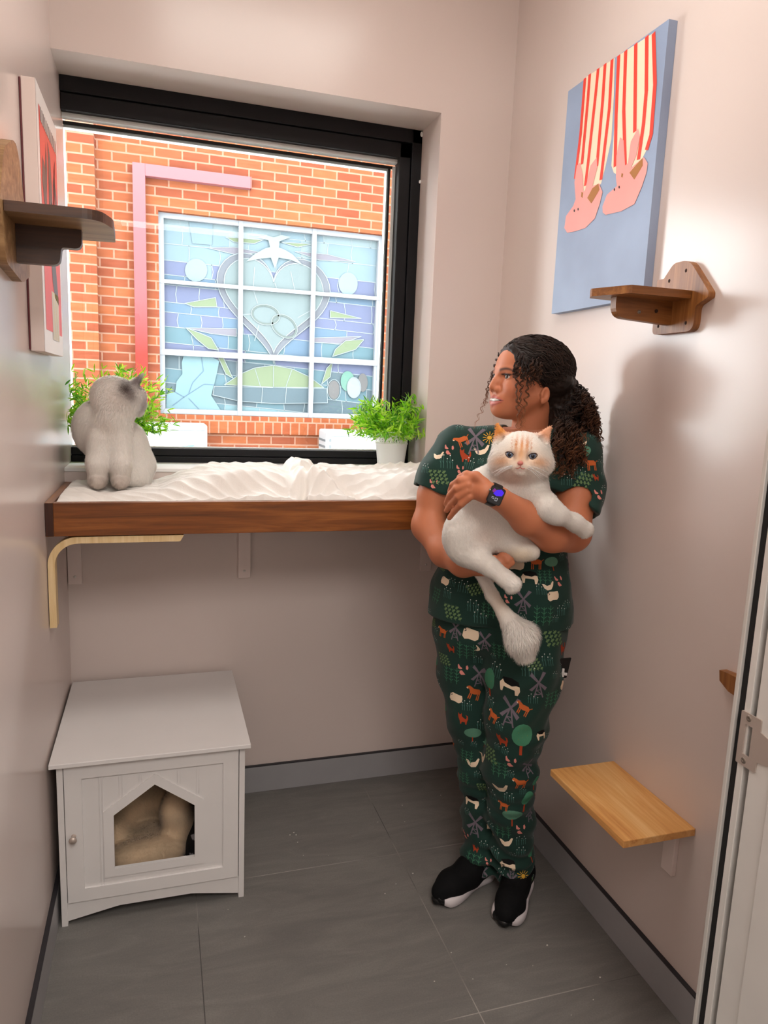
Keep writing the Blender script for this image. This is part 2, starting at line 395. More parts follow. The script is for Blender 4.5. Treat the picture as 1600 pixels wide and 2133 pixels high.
gpoly([(795, 205), (720, 185), (780, 168), (832, 185), (885, 168), (952, 182), (872, 212), (868, 255), (905, 268), (960, 300), (1035, 378), (950, 340), (866, 325), (840, 402), (812, 325), (740, 332), (640, 352), (700, 300), (770, 262), (806, 252)], 'dove', 9)
for pts in ([(225, 810), (330, 850), (400, 880), (450, 965), (380, 955), (300, 890)], [(430, 975), (480, 1010), (550, 1160), (500, 1130)], [(1460, 890), (1330, 900), (1260, 960), (1240, 1010), (1400, 960)], [(1240, 1050), (1225, 1150), (1165, 1200), (1200, 1090)]):
    gpoly(pts, 'leaf', 5); gline(pts+[pts[0]], 'lead', 6, 0.006)
dome = [(490, 1205), (600, 1130), (700, 1088), (830, 1070), (960, 1095), (1080, 1150), (1180, 1225), (830, 1222)]
gpoly(dome, 'leaf', 7); gline(dome+[dome[0]], 'lead', 8, 0.006)
for a in ((700, 1088, 740, 1215), (830, 1070, 830, 1222), (960, 1095, 915, 1222)): gline([a[:2], a[2:]], 'lead', 8, 0.005)
slate = [(420, 1215), (1200, 1232), (1205, 1330), (840, 1335), (600, 1320), (410, 1275)]
gpoly(slate, 'slate', 7); gline(slate+[slate[0]], 'lead', 8, 0.006)
for x in (755, 920, 1110): gline([(x, 1225), (x-8, 1335)], 'lead', 9, 0.006)
ang = [(215, 985), (330, 1000), (380, 1000), (455, 1040), (440, 1120), (420, 1200), (400, 1280), (470, 1390), (85, 1380), (90, 1270), (150, 1255), (160, 1180), (200, 1130), (195, 1050)]
gpoly(ang, 'cyan', 5)
for pts in ([(330, 1000), (345, 1110), (270, 1190), (245, 1260)], [(150, 1255), (210, 1290), (350, 1200), (420, 1205)], [(210, 1290), (130, 1350)], [(245, 1300), (330, 1390)]): gline(pts, 'blue', 6, 0.007)
gpoly(blob((1250, 1240), 40, 66), 'cup', 5); gpoly(blob((1345, 1180), 48, 70), 'green', 5); gpoly(blob((1388, 1225), 50, 74), 'white', 7); gpoly(blob((1450, 1190), 34, 64), 'cup', 6)
for c in ((1250, 1240), (1388, 1225)): gline(blob(c, 46, 72)+[blob(c, 46, 72)[0]], 'lead', 8, 0.005)
gpoly(blob((295, 410), 78, 80), 'sky2', 3); gpoly(blob((1350, 505), 66, 80), 'sky2', 3); gpoly([(245, 75), (410, 90), (405, 235), (270, 225)], 'sky', 3)
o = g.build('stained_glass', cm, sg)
MB().box(wx0, wx1, YW+0.055, YW+0.06, wz0, wz1).build('backing', M_walu, sg)
# pink to red painted square tube frame fixed to the bricks
t = NT('pink_to_red_paint'); v = t.coords(); sx = t.n('ShaderNodeSeparateXYZ'); t.l(v, sx.inputs[0])
f = t.math('DIVIDE', t.math('ADD', sx.outputs[2], 0.0), 3.3)
t.l(t.ramp(f, [(0.0, lin((96, 18, 12))), (0.50, lin((98, 24, 18))), (0.66, lin((98, 48, 50))), (1.0, lin((102, 61, 64)))]), t.b.inputs['Base Color']); t.b.inputs['Roughness'].default_value = 0.6; t.b.inputs['Specular IOR Level'].default_value = 0.1
M_pinkred = t.m; M_cap = mat('rust_end_cap', (80, 28, 18), 0.6)
m = MB(); yy0, yy1 = YB-0.072, YB-0.002
m.box(0.075, 0.180, yy0, yy1, 0.4, 3.285, 0); m.box(0.180, 1.09, yy0, yy1, 3.185, 3.285, 0); m.box(1.09, 1.10, yy0, yy1, 3.185, 3.285, 1)
tag(m.build('square_tube_frame', [M_pinkred, M_cap], None, 0.003), 'pink square metal tube turning red lower down, bent around the stained glass window', 'metal frame')
MB.build(MB().box(-4, 7, YB-4.6, YB+1, -0.7, -0.6), 'alley_ground', mat('alley_concrete', (196, 194, 190), 0.9))['kind'] = 'structure'  # unseen ground, made pale to bounce skylight up into the window reveal
# air-conditioner casings below the stained window
M_ac = mat('white_casing', (118, 119, 120), 0.35, var=0.01); M_teal = mat('teal_print', (30, 140, 155), 0.4, var=0.03); M_dk = mat('dark_slot', (60, 64, 66), 0.6)
def acunit(x0, x1, ztop, label, louvre):
    y0_, y1_ = YB-0.50, YB-0.16
    a = thing('air_conditioner', ((x0+x1)/2, YB-0.33, 0.35), label, 'air conditioner')
    MB().box(x0, x1, y0_, y1_, 0.40, ztop).build('casing', M_ac, a, 0.02, 3)
    MB().box(x0+0.02, x1-0.02, y0_-0.004, y0_, ztop-0.055, ztop-0.05).build('casing_seam', M_dk, a)
    for x in (x0+0.1, x1-0.16): MB().box(x, x+0.06, y0_+0.02, y1_-0.02, -0.6, 0.40).build('leg', M_dk, a)
    if louvre:
        m = MB()
        for k in range(9): m.box(x0-0.004, x0+0.0, y0_+0.03, y1_-0.03, 0.45+k*0.06, 0.47+k*0.06)
        for k in range(9): m.box(x0+0.03, x0+0.05, y0_-0.004, y0_, 0.45+k*0.06, 0.48+k*0.06)
        m.build('louvre', M_dk, a)
    else:
        m = MB(); pts = []
        X = x1-0.32; Z = ztop-0.2
        m.prism([(X, y0_-0.001, Z), (X+0.22, y0_-0.001, Z+0.02), (X+0.13, y0_-0.001, Z-0.03), (X+0.14, y0_-0.001, Z-0.1), (X+0.02, y0_-0.001, Z-0.1), (X+0.03, y0_-0.001, Z-0.05)], (0, -0.002, 0))
        m.build('logo', M_teal, a)
    return a
q0 = onp(432, 885, 1, YB-0.5); q1 = onp(680, 897, 1, YB-0.5)
acunit(q0[0]-0.98, q0[0], q0[2], 'white air conditioner casing with a teal logo beyond the window, behind the seated cat', False)
acunit(q1[0], q1[0]+0.95, q1[2], 'white air conditioner casing with side louvres beyond the window, behind the right pot plant', True)
# ------------------------------------------------------------------ window bed shelf (wooden tray)
M_tray = wood('dark_stained_pine', (88, 46, 16), (126, 70, 26), (160, 96, 42), 0, 1.0, 0.38)
M_tray_y = wood('stained_pine_side', (84, 46, 20), (120, 70, 30), (158, 104, 56), 1, 1.0, 0.4)
M_endgrain = wood('dark_end_grain', (36, 14, 6), (54, 24, 10), (72, 34, 16), 2, 1.5, 0.5)
M_birch = wood('pale_bent_birch', (206, 170, 116), (226, 196, 146), (238, 212, 168), 2, 1.2, 0.45)
TF, TZ0, TZ1 = -0.414, 1.008, 1.094
M_pinkbr = paint('pale_pink_bracket_paint', (234, 218, 212), 0.4)
tr_ = thing('window_bed_shelf', (0.7, -0.2, TZ0), 'dark-stained wooden tray shelf under the window holding the white bedding', 'shelf')
MB().box(0.020, RW-0.002, TF, TF+0.02, TZ0, TZ1).build('front_board', M_tray, tr_, 0.0012)
MB().box(0.001, 0.020, TF, -0.001, TZ0, TZ1, 0).box(0.0012, 0.0195, TF-0.0006, TF, TZ0+0.001, TZ1-0.001, 1).build('side_board', [M_tray_y, M_endgrain], tr_, 0.0008)
MB().box(RW-0.0205, RW-0.0015, TF+0.0205, -0.001, TZ0, TZ1).build('side_board', M_tray_y, tr_)
MB().box(0.021, RW-0.021, TF+0.021, -0.001, TZ0+0.01, TZ0+0.026).build('base_board', M_tray, tr_)
m = MB()
# bent birch bracket: leg against the left wall, arc, arm under the tray
pts = []; cx_, cz_, ro, th = 0.075, 0.932, 0.073, 0.017
def arc(r): return [(cx_-r*math.cos(a), cz_+r*math.sin(a)) for a in np.linspace(0, math.pi/2, 14)]
outer = [(cx_-ro, 0.768)]+arc(ro)+[(0.335, cz_+ro), (0.325, cz_+ro-th)]; inner = list(reversed(arc(ro-th)))+[(cx_-ro+th, 0.768)]
m.prism([(x, TF+0.004, z) for x, z in outer+inner], (0, 0.035, 0), smooth=False)
m.build('bentwood_bracket', M_birch, tr_, 0.0015)
for x0 in (0.0015, 0.518, 1.158):
    m = MB(); m.box(x0, x0+0.040, -0.014, -0.0005, 0.776, TZ0-0.001); m.box(x0, x0+0.040, -0.33, -0.014, TZ0-0.014, TZ0-0.001)
    b = m.build('wall_bracket', M_pinkbr, tr_, 0.001); b['label'] = 'pink painted bracket'
    s = MB(); s.lathe([(0.0, 0.002), (0.0035, 0.0015), (0.004, 0)], (0, 0, 0), 12); s.v = [(x0+0.02+p[0], -0.0142-p[2], 0.80+p[1]) for p in s.v]
    s.build('screw', M_alu, b)

# ------------------------------------------------------------------ lower oak step and two pine cat steps
M_oak = wood('honey_oak', (198, 132, 68), (224, 166, 98), (240, 196, 134), 1, 0.8, 0.4)
ok = thing('wall_shelf', (RW, -1.0, 0.45), 'honey oak step shelf low on the right wall, over the grey skirting', 'shelf')
MB().box(1.222, RW, -1.160, -0.852, 0.446, 0.464).build('shelf_board', M_oak, ok, 0.002)
m = MB(); m.box(RW-0.012, RW, -1.116, -1.078, 0.315, 0.446); m.box(1.29, RW, -1.116, -1.078, 0.436, 0.4458)
m.build('wall_bracket', M_pinkbr, ok, 0.0015)['label'] = 'pink painted bracket'
m = MB(); m.box(RW-0.012, RW, -0.93, -0.892, 0.315, 0.446); m.box(1.29, RW, -0.93, -0.892, 0.436, 0.4458)
m.build('wall_bracket', M_pinkbr, ok, 0.0015)

M_pine = wood('brown_stained_pine', (106, 62, 26), (140, 88, 42), (172, 116, 62), 0, 1.0, 0.4)
M_pinez = wood('brown_stained_pine_upright', (112, 66, 30), (150, 96, 48), (182, 124, 70), 2, 1.0, 0.4)
M_lpine = wood('weathered_pine', (110, 78, 46), (150, 114, 76), (184, 148, 104), 0, 0.9, 0.45)
M_dpine = wood('walnut_stained_edge', (40, 22, 10), (60, 34, 18), (84, 50, 26), 0, 1.0, 0.4)
M_hole = mat('screw_hole', (50, 26, 12), 0.8); M_screw = mat('screw_steel', (150, 140, 130), 0.3, 0.8)
def rounded(pts, rads, seg=6):
    out = []; n = len(pts)
    for i in range(n):
        p0, p, p1 = (np.array(pts[(i-1) % n], float), np.array(pts[i], float), np.array(pts[(i+1) % n], float)); r = rads[i]
        if r <= 0: out.append(tuple(p)); continue
        a = p+(p0-p)/np.linalg.norm(p0-p)*r; b = p+(p1-p)/np.linalg.norm(p1-p)*r
        for k in range(seg+1):
            t = k/seg; out.append(tuple((1-t)**2*a+2*t*(1-t)*p+t*t*b))
    return out
rs = thing('cat_step_shelf', (RW, -0.93, 1.56), 'brown pine cat step with arrow-shaped back plate, high on the right wall below the canvas', 'shelf')
pl = rounded([(-1.036, 1.636), (-0.965, 1.712), (-0.915, 1.712), (-0.885, 1.682), (-0.862, 1.682), (-0.862, 1.557), (-1.000, 1.557), (-1.000, 1.610), (-1.036, 1.625)], [0.004, 0.022, 0.012, 0.0, 0.002, 0.014, 0.022, 0.008, 0.003])
MB().prism([(RW-0.018, y, z) for y, z in pl], (0.018, 0, 0)).build('back_plate', M_pinez, rs, 0.0012)
bd = rounded([(RW-0.0185, -0.985), (1.237, -0.985), (1.198, -0.893), (1.213, -0.866), (RW-0.0185, -0.850)], [0, 0.004, 0.004, 0.004, 0])
MB().prism([(x, y, 1.627) for x, y in bd], (0, 0, 0.017)).build('shelf_board', M_pine, rs, 0.0015)
gs = rounded([(RW-0.0185, 1.627), (1.243, 1.627), (1.243, 1.583), (RW-0.0185, 1.575)], [0, 0, 0.028, 0.004])
gu = MB().prism([(x, -0.905, z) for x, z in gs], (0, -0.02, 0)).build('gusset', M_pine, rs, 0.001)
for x, z, big in ((1.305, 1.598, 1), (1.35, 1.603, 0)):
    s = MB(); s.lathe([(0.0, 0.0006), (0.0016, 0.0006), (0.0018, 0.002), (0.0038, 0.0018), (0.0042, 0)], (0, 0, 0), 16); s.v = [(x+p[0], -0.925-p[2], z+p[1]) for p in s.v]
    s.build('screw', M_screw if big else M_hole, gu)
for y, z in ((-0.958, 1.690), (-0.882, 1.576), (-0.975, 1.576), (-0.905, 1.675)):
    s = MB(); s.lathe([(0.0, 0.0008), (0.003, 0.0008), (0.0036, 0)], (0, 0, 0), 12); s.v = [(RW-0.018-p[2], y+p[0], z+p[1]*1.2) for p in s.v]; s.build('screw_hole', M_hole, rs)

ls = thing('cat_step_shelf', (0, -0.76, 1.6), 'dark brown cat step with rounded corner on the left wall near the red picture', 'shelf')
LZ = 1.686
bd = rounded([(0.0185, -0.872), (0.176, -0.872), (0.196, -0.80), (0.192, -0.662), (0.0185, -0.635)], [0, 0.030, 0.02, 0.006, 0])
MB().prism([(x, y, LZ) for x, y in bd], (0, 0, 0.018), 0, side=1).build('shelf_board', [M_lpine, M_dpine], ls, 0.001)
gs = rounded([(0.0185, LZ), (0.135, LZ), (0.135, LZ-0.036), (0.098, LZ-0.036), (0.094, LZ-0.070), (0.0185, LZ-0.070)], [0, 0, 0.014, 0.006, 0.014, 0])
MB().prism([(x, -0.742, z) for x, z in gs], (0, -0.022, 0)).build('gusset', M_dpine, ls, 0.001)
pl = rounded([(-0.900, 1.690), (-0.84, 1.800), (-0.735, 1.845), (-0.69, 1.835), (-0.642, 1.735), (-0.61, 1.70), (-0.61, 1.610), (-0.70, 1.585), (-0.86, 1.600)], [0.01, 0.03, 0.03, 0.03, 0.03, 0.01, 0.012, 0.02, 0.02])
o = MB().prism([(0.0, y, z) for y, z in pl], (0.018, 0, 0)).build('back_plate', M_lpine, ls, 0.0012)
# stub of a third step, by the door frame
o = MB().prism([(RW-0.018, y, z) for y, z in ((-1.190, 0.851), (-1.194, 0.829), (-1.22, 0.816), (-1.36, 0.80), (-1.36, 0.85), (-1.215, 0.853))], (0.018, 0, 0))
tag(o.build('cat_step_shelf', M_pinez, None, 0.001), 'tip of a brown wooden step on the right wall, mostly hidden by the door frame', 'shelf')

# ------------------------------------------------------------------ door frame at the right
d = bpy.data.objects.new('door_1', None); COL.objects.link(d); d.location = (1.1, -1.6, 0); WL['door_1'] = (1.1, -1.6, 0); d['kind'] = 'structure'
X = 1.1
M_aluL = mat('pale_anodised_edge', (214, 210, 204), 0.35, 0.3, var=0.02)
MB().box(X-0.002, X+0.06, -1.534, -1.527, 0, 2.3, 0).build('edge_trim', M_aluL, d, 0.001)
MB().box(X+0.004, X+0.06, -1.548, -1.534, 0, 2.3).build('brush_seal', M_gasket, d)
m = MB(); m.box(X, X+0.06, -1.5595, -1.548, 0, 2.3); m.box(X, X+0.06, -1.68, -1.5705, 0, 2.3); m.box(X+0.012, X+0.06, -1.5705, -1.5595, 0, 2.3, 1)
m.box(X-0.004, X, -1.68, -1.612, 0, 2.3)
m.build('jamb', [M_alu, M_gasket], d, 0.0008)
MB().box(-0.0, X+0.06, -1.68, -1.527, 2.3, 2.36).build('door_head', M_alu, d)
struct('wall_front', MB().box(X+0.06, RW, -1.66, -1.55, 0, CH).box(0, X+0.06, -1.66, -1.55, 2.36, CH), M_wall)
M_steel = mat('satin_steel', (190, 176, 166), 0.35, 0.5, var=0.03)
st = rounded([(-1.546, 0.953), (-1.583, 0.953), (-1.5835, 0.935), (-1.600, 0.931), (-1.604, 0.892), (-1.5838, 0.888), (-1.583, 0.871), (-1.546, 0.871)], [0.002, 0.002, 0.001, 0.002, 0.002, 0.001, 0.002, 0.002], 3)
hole = [(-1.556, 0.935), (-1.556, 0.889), (-1.569, 0.889), (-1.569, 0.935)]
p = MB().prism([(X-0.0022, y, z) for y, z in st], (0.002, 0, 0), holes=[[(X-0.0022, y, z) for y, z in hole]]).build('strike_plate', M_steel, d, 0.0004)
m = MB()
for y, z in ((-1.5605, 0.9455), (-1.5605, 0.8795)):
    s = MB(); s.lathe([(0.0, 0.0004), (0.0012, 0.0004), (0.0016, 0.0012), (0.0042, 0.0008), (0.0048, 0)], (0, 0, 0), 16); m.add([(X-0.0022-q[2], y+q[0], z+q[1]) for q in s.v], s.f, 0, True)
m.build('screw', M_screw, p)

# ------------------------------------------------------------------ white cat house cabinet
M_mdf = mat('white_mdf', (226, 222, 220), 0.45, var=0.015); M_mdf_in = M_mdf
FY = -0.531
ch = thing('cat_house_cabinet', (0.252, -0.28, 0), 'white wooden cat house cabinet with a house-shaped door opening, in the left corner', 'cabinet')
MB().box(0.0055, 0.499, -0.5488, -0.022, 0.450, 0.4618).build('top_panel', M_mdf, ch, 0.0015)
for x0 in (0.0205, 0.4705): MB().box(x0, x0+0.015, -0.531, -0.030, 0, 0.450).build('side_panel', M_mdf, ch, 0.001)
MB().box(0.0355, 0.4705, -0.040, -0.030, 0.03, 0.450).build('back_panel', M_mdf, ch)
MB().box(0.0355, 0.4705, -0.515, -0.040, 0.050, 0.064).build('floor_panel', M_mdf, ch)
m = MB(); xs = np.linspace(0.0355, 0.4705, 25)
arch = [(x, 0.012+0.022*min(1, max(0, (0.5-abs((x-0.253)/0.435))*3.5))**1.0) for x in xs]
m.prism([(x, FY+0.004, z) for x, z in arch]+[(0.4705, FY+0.004, 0.064), (0.0355, FY+0.004, 0.064)], (0, 0.014, 0)); m.build('plinth', M_mdf, ch, 0.0008)
door = bpy.data.objects.new('door', None); COL.objects.link(door); door.parent = ch
dl = np.array([0.253, FY, 0.068]); door.location = dl-np.array(WL['cat_house_cabinet']); WL['door'] = tuple(dl)
dx0, dx1, dz0, dz1 = 0.0375, 0.4685, 0.067, 0.447; px0, px1, pz0, pz1 = 0.078, 0.428, 0.102, 0.409
op = [(0.152, 0.296), (0.254, 0.369), (0.354, 0.296), (0.354, 0.145), (0.152, 0.145)]
rect = lambda a, b, c, e: [(a, c), (b, c), (b, e), (a, e)]
P3 = lambda pts, y: [(x, y, z) for x, z in pts]
m = MB(); m.prism(P3(rect(dx0, dx1, dz0, dz1), FY-0.002), (0, 0.014, 0), holes=[P3(rect(px0, px1, pz0, pz1), FY-0.002)]); m.build('door_frame', M_mdf, door, 0.001)
m = MB(); m.prism(P3(rect(px0-0.002, px1+0.002, pz0-0.002, pz1+0.002), FY+0.004), (0, 0.006, 0), holes=[P3(op, FY+0.004)])
for x in np.arange(px0+0.045, px1-0.02, 0.048):
    if 0.125 < x < 0.38:
        zt = 0.402-abs(x-0.254)*0.70; 
        for dx in (-0.0035, 0.0035): m.box(x+dx-0.0008, x+dx+0.0008, FY+0.0016, FY+0.004, zt, pz1)
    else:
        for dx in (-0.0035, 0.0035): m.box(x+dx-0.0008, x+dx+0.0008, FY+0.0016, FY+0.004, pz0, pz1)
m.build('door_inset', M_mdf, door)
ob = [(0.127, 0.309), (0.254, 0.398), (0.378, 0.309), (0.378, 0.122), (0.127, 0.122)]
MB().prism(P3(ob, FY+0.000), (0, 0.0042, 0), holes=[P3(op, FY+0.000)]).build('opening_trim', M_mdf, door, 0.0008)
m = MB(); s = MB(); s.lathe([(0.0, 0.024), (0.007, 0.0235), (0.0095, 0.020), (0.009, 0.016), (0.005, 0.012), (0.0045, 0.003), (0.006, 0.0)], (0, 0, 0), 24)
m.add([(0.056+p[0], FY-0.002-p[2], 0.254+p[1]) for p in s.v], s.f, 0, True); m.build('knob', M_steel, door)

# ------------------------------------------------------------------ fleece bed and dark cloth inside the cabinet
def noise3(P, freq, seed=0):
    r = np.random.RandomState(seed); out = np.zeros(len(P))
    for k in range(6):
        w = r.normal(size=3); w /= np.linalg.norm(w); out += np.sin(P@w*freq*(0.7+0.6*r.rand())+r.rand()*6.28)
    return out/6
M_fleece = vcol_mat('fleece_fur', 0.9, sheen=0.3)

# ------------------------------------------------------------------ pictures
M_canvas = NT('blue_grey_canvas'); t = M_canvas; v = t.coords(); n = t.noise(v, 4, 3)
t.l(t.ramp(n, [(0.3, lin((140, 155, 182))), (0.7, lin((158, 176, 204)))]), t.b.inputs['Base Color']); t.b.inputs['Roughness'].default_value = 0.55
t.bump(t.noise(t.coords(), 400, 2), 0.08, 0.001); M_canvas = t.m
M_cream = mat('cream_paint', (250, 226, 196), 0.6, var=0.02); M_red = mat('poppy_red_paint', (238, 66, 48), 0.6, var=0.05); M_bunny = mat('soft_pink_paint', (248, 164, 156), 0.6, var=0.03)
M_brown = mat('ochre_brown_paint', (176, 114, 50), 0.6); M_dot = mat('dark_dot_paint', (50, 30, 30), 0.6)
AX = RW-0.024
def za(zx, zy, lvl=1):
    p = onp(800+zx/2, zy/2, 0, AX); return (AX-0.0004*lvl, p[1], p[2])
c0 = onp(1188, 183, 0, AX); c1 = onp(1386, 50, 0, AX); c2 = onp(1146, 650, 0, AX); c3 = onp(1345, 624, 0, AX)
ya, yb_ = (c0[1]+c2[1])/2, (c1[1]+c3[1])/2; za0, za1 = (c2[2]+c3[2])/2, (c0[2]+c1[2])/2
m = MB(); m.box(AX, RW-0.0005, yb_, ya, za0, za1, 0)
def ribbon(pts, w, lvl, mi):
    q = [np.array(za(*p, lvl)) for p in pts]
    for i in range(len(q)-1):
        a, b = q[i], q[i+1]; dd = b-a; L = np.linalg.norm(dd); nn = np.array([0, -dd[2], dd[1]])/L*w/2; e = dd/L*w*0.2; a = a-np.array([0.00006*(i % 3), 0, 0]); b = b-np.array([0.00006*(i % 3), 0, 0])
        m.add([a-nn-e, b-nn+e, b+nn+e, a+nn-e], [(0, 1, 2, 3)], mi)
def clip(pts): return pts
m.poly([za(*p, 1) for p in [(842, 322), (962, 242), (958, 400), (948, 580), (922, 700), (905, 765), (870, 800), (835, 800), (795, 780), (800, 690), (815, 580), (832, 420)]], 1)
m.poly([za(*p, 1) for p in [(976, 232), (1128, 134), (1132, 350), (1122, 480), (1102, 610), (1062, 690), (1000, 740), (958, 720), (948, 690), (958, 560), (968, 420)]], 1)
SW = 0.0130
for pts in ([(858, 313), (850, 420), (826, 680)], [(893, 290), (882, 400), (850, 690), (840, 770)], [(922, 270), (912, 420), (888, 690)], [(951, 252), (940, 450), (905, 745)], [(838, 330), (820, 560), (798, 740)],
            [(979, 235), (968, 480), (964, 690)], [(1008, 215), (1000, 460), (1006, 690)], [(1050, 186), (1048, 360), (1046, 545)], [(1096, 155), (1094, 380), (1082, 520), (1062, 660)], [(1124, 142), (1130, 350), (1114, 560), (1096, 620)]):
    ribbon(pts, SW, 2, 2)
m.poly([za(*p, 3) for p in [(753, 950), (760, 900), (790, 858), (800, 830), (795, 760), (805, 690), (818, 678), (830, 730), (832, 800), (840, 790), (862, 690), (888, 655), (890, 700), (870, 775), (898, 765), (912, 800), (900, 850), (880, 910), (840, 950), (800, 963), (765, 970)]], 3)
m.poly([za(*p, 3) for p in [(913, 885), (912, 860), (930, 812), (972, 775), (968, 740), (970, 650), (985, 572), (1000, 585), (1006, 690), (1018, 680), (1030, 590), (1060, 535), (1068, 570), (1052, 650), (1030, 700), (1085, 655), (1100, 680), (1095, 720), (1075, 780), (1045, 850), (990, 880), (925, 895)]], 3)
for pts in ([(895, 765), (900, 790), (866, 848), (849, 825), (870, 785)], [(1080, 658), (1080, 690), (1045, 748), (1025, 720), (1050, 690)], [(825, 800), (832, 803), (829, 825), (823, 820)], [(992, 722), (999, 724), (996, 740), (990, 737)]):
    m.poly([za(*p, 4) for p in pts], 4)
for c in ((795, 878), (811, 872), (962, 790), (982, 780)):
    m.poly([za(c[0]+3*math.cos(a), c[1]+6*math.sin(a), 4) for a in np.linspace(0, 6.2, 10)], 5)
o = m.build('canvas_painting', [M_canvas, M_cream, M_red, M_bunny, M_brown, M_dot], None, 0)
tag(o, 'blue-grey canvas of red striped legs in pink bunny slippers, on the right wall', 'picture')

lp = thing('framed_picture', (0, -0.2, 1.46), 'narrow white-edged red picture with dark leaf shapes on the left wall beside the window', 'picture')
LX = 0.032
e0 = onp(74, 165, 0, LX); e1 = onp(92, 727, 0, LX); e2 = onp(132, 747, 0, LX)
yn, yf = (e0[1]+e1[1])/2, e2[1]; lz0 = (e1[2]+e2[2])/2; lz1 = e0[2]
M_pframe = mat('white_picture_edge', (226, 208, 200), 0.45, var=0.02); M_paper = mat('white_print_margin', (240, 234, 230), 0.4, var=0.01); M_pred = mat('coral_red_print', (236, 76, 66), 0.4, var=0.08); M_pdk = mat('charcoal_print', (84, 70, 68), 0.4); M_pyl = mat('yellow_line_print', (226, 206, 110), 0.4); M_pbk = mat('maroon_back', (96, 34, 40), 0.6)
MB().box(0.004, LX, yn, yf, lz0, lz1, 0).box(0.0005, 0.004, yn-0.002, yf, lz0+0.003, lz1-0.003, 1).build('picture_edge', [M_pframe, M_pbk], lp, 0.001)
m = MB(); U = lambda a, b, l: (LX+0.0004*l, yn+(yf-yn)*a, lz0+(lz1-lz0)*b)
Q = lambda a0, a1, b0, b1, l, k: m.add([U(a0, b0, l), U(a1, b0, l), U(a1, b1, l), U(a0, b1, l)], [(0, 1, 2, 3)], k)
Q(0, 1, 0, 1, 1, 0); Q(0.1, 0.95, 0.09, 0.93, 2, 1); Q(0.14, 0.92, 0.88, 0.93, 3, 0)
for k in range(12): Q(0.15+k*0.065, 0.18+k*0.065, 0.88, 0.93, 4, 2)
def lobe(pts): m.add([U(a, b, 3) for a, b in pts], [tuple(range(len(pts)))], 2)
for a, b, w, h, tl in ((0.25, 0.66, 0.10, 0.10, 0.06), (0.36, 0.74, 0.05, 0.14, -0.05), (0.55, 0.70, 0.07, 0.16, 0.08), (0.75, 0.72, 0.06, 0.12, -0.08), (0.30, 0.52, 0.12, 0.07, 0.05), (0.68, 0.55, 0.10, 0.09, 0.1), (0.48, 0.60, 0.03, 0.14, 0.02), (0.84, 0.60, 0.04, 0.14, 0.05)):
    lobe([(a-w, b), (a-w*0.4, b-h*0.7), (a+tl, b-h), (a+w, b), (a+w*0.5, b+h*0.7), (a-tl, b+h)])
lobe([(0.45, 0.42), (0.62, 0.46), (0.72, 0.34), (0.80, 0.22), (0.6, 0.24), (0.50, 0.3)])
Q(0.42, 0.78, 0.06, 0.26, 3, 0)
for k in range(6): Q(0.45+k*0.055, 0.467+k*0.055, 0.06, 0.26, 4, 3)
m.build('print', [M_paper, M_pred, M_pdk, M_pyl], lp)

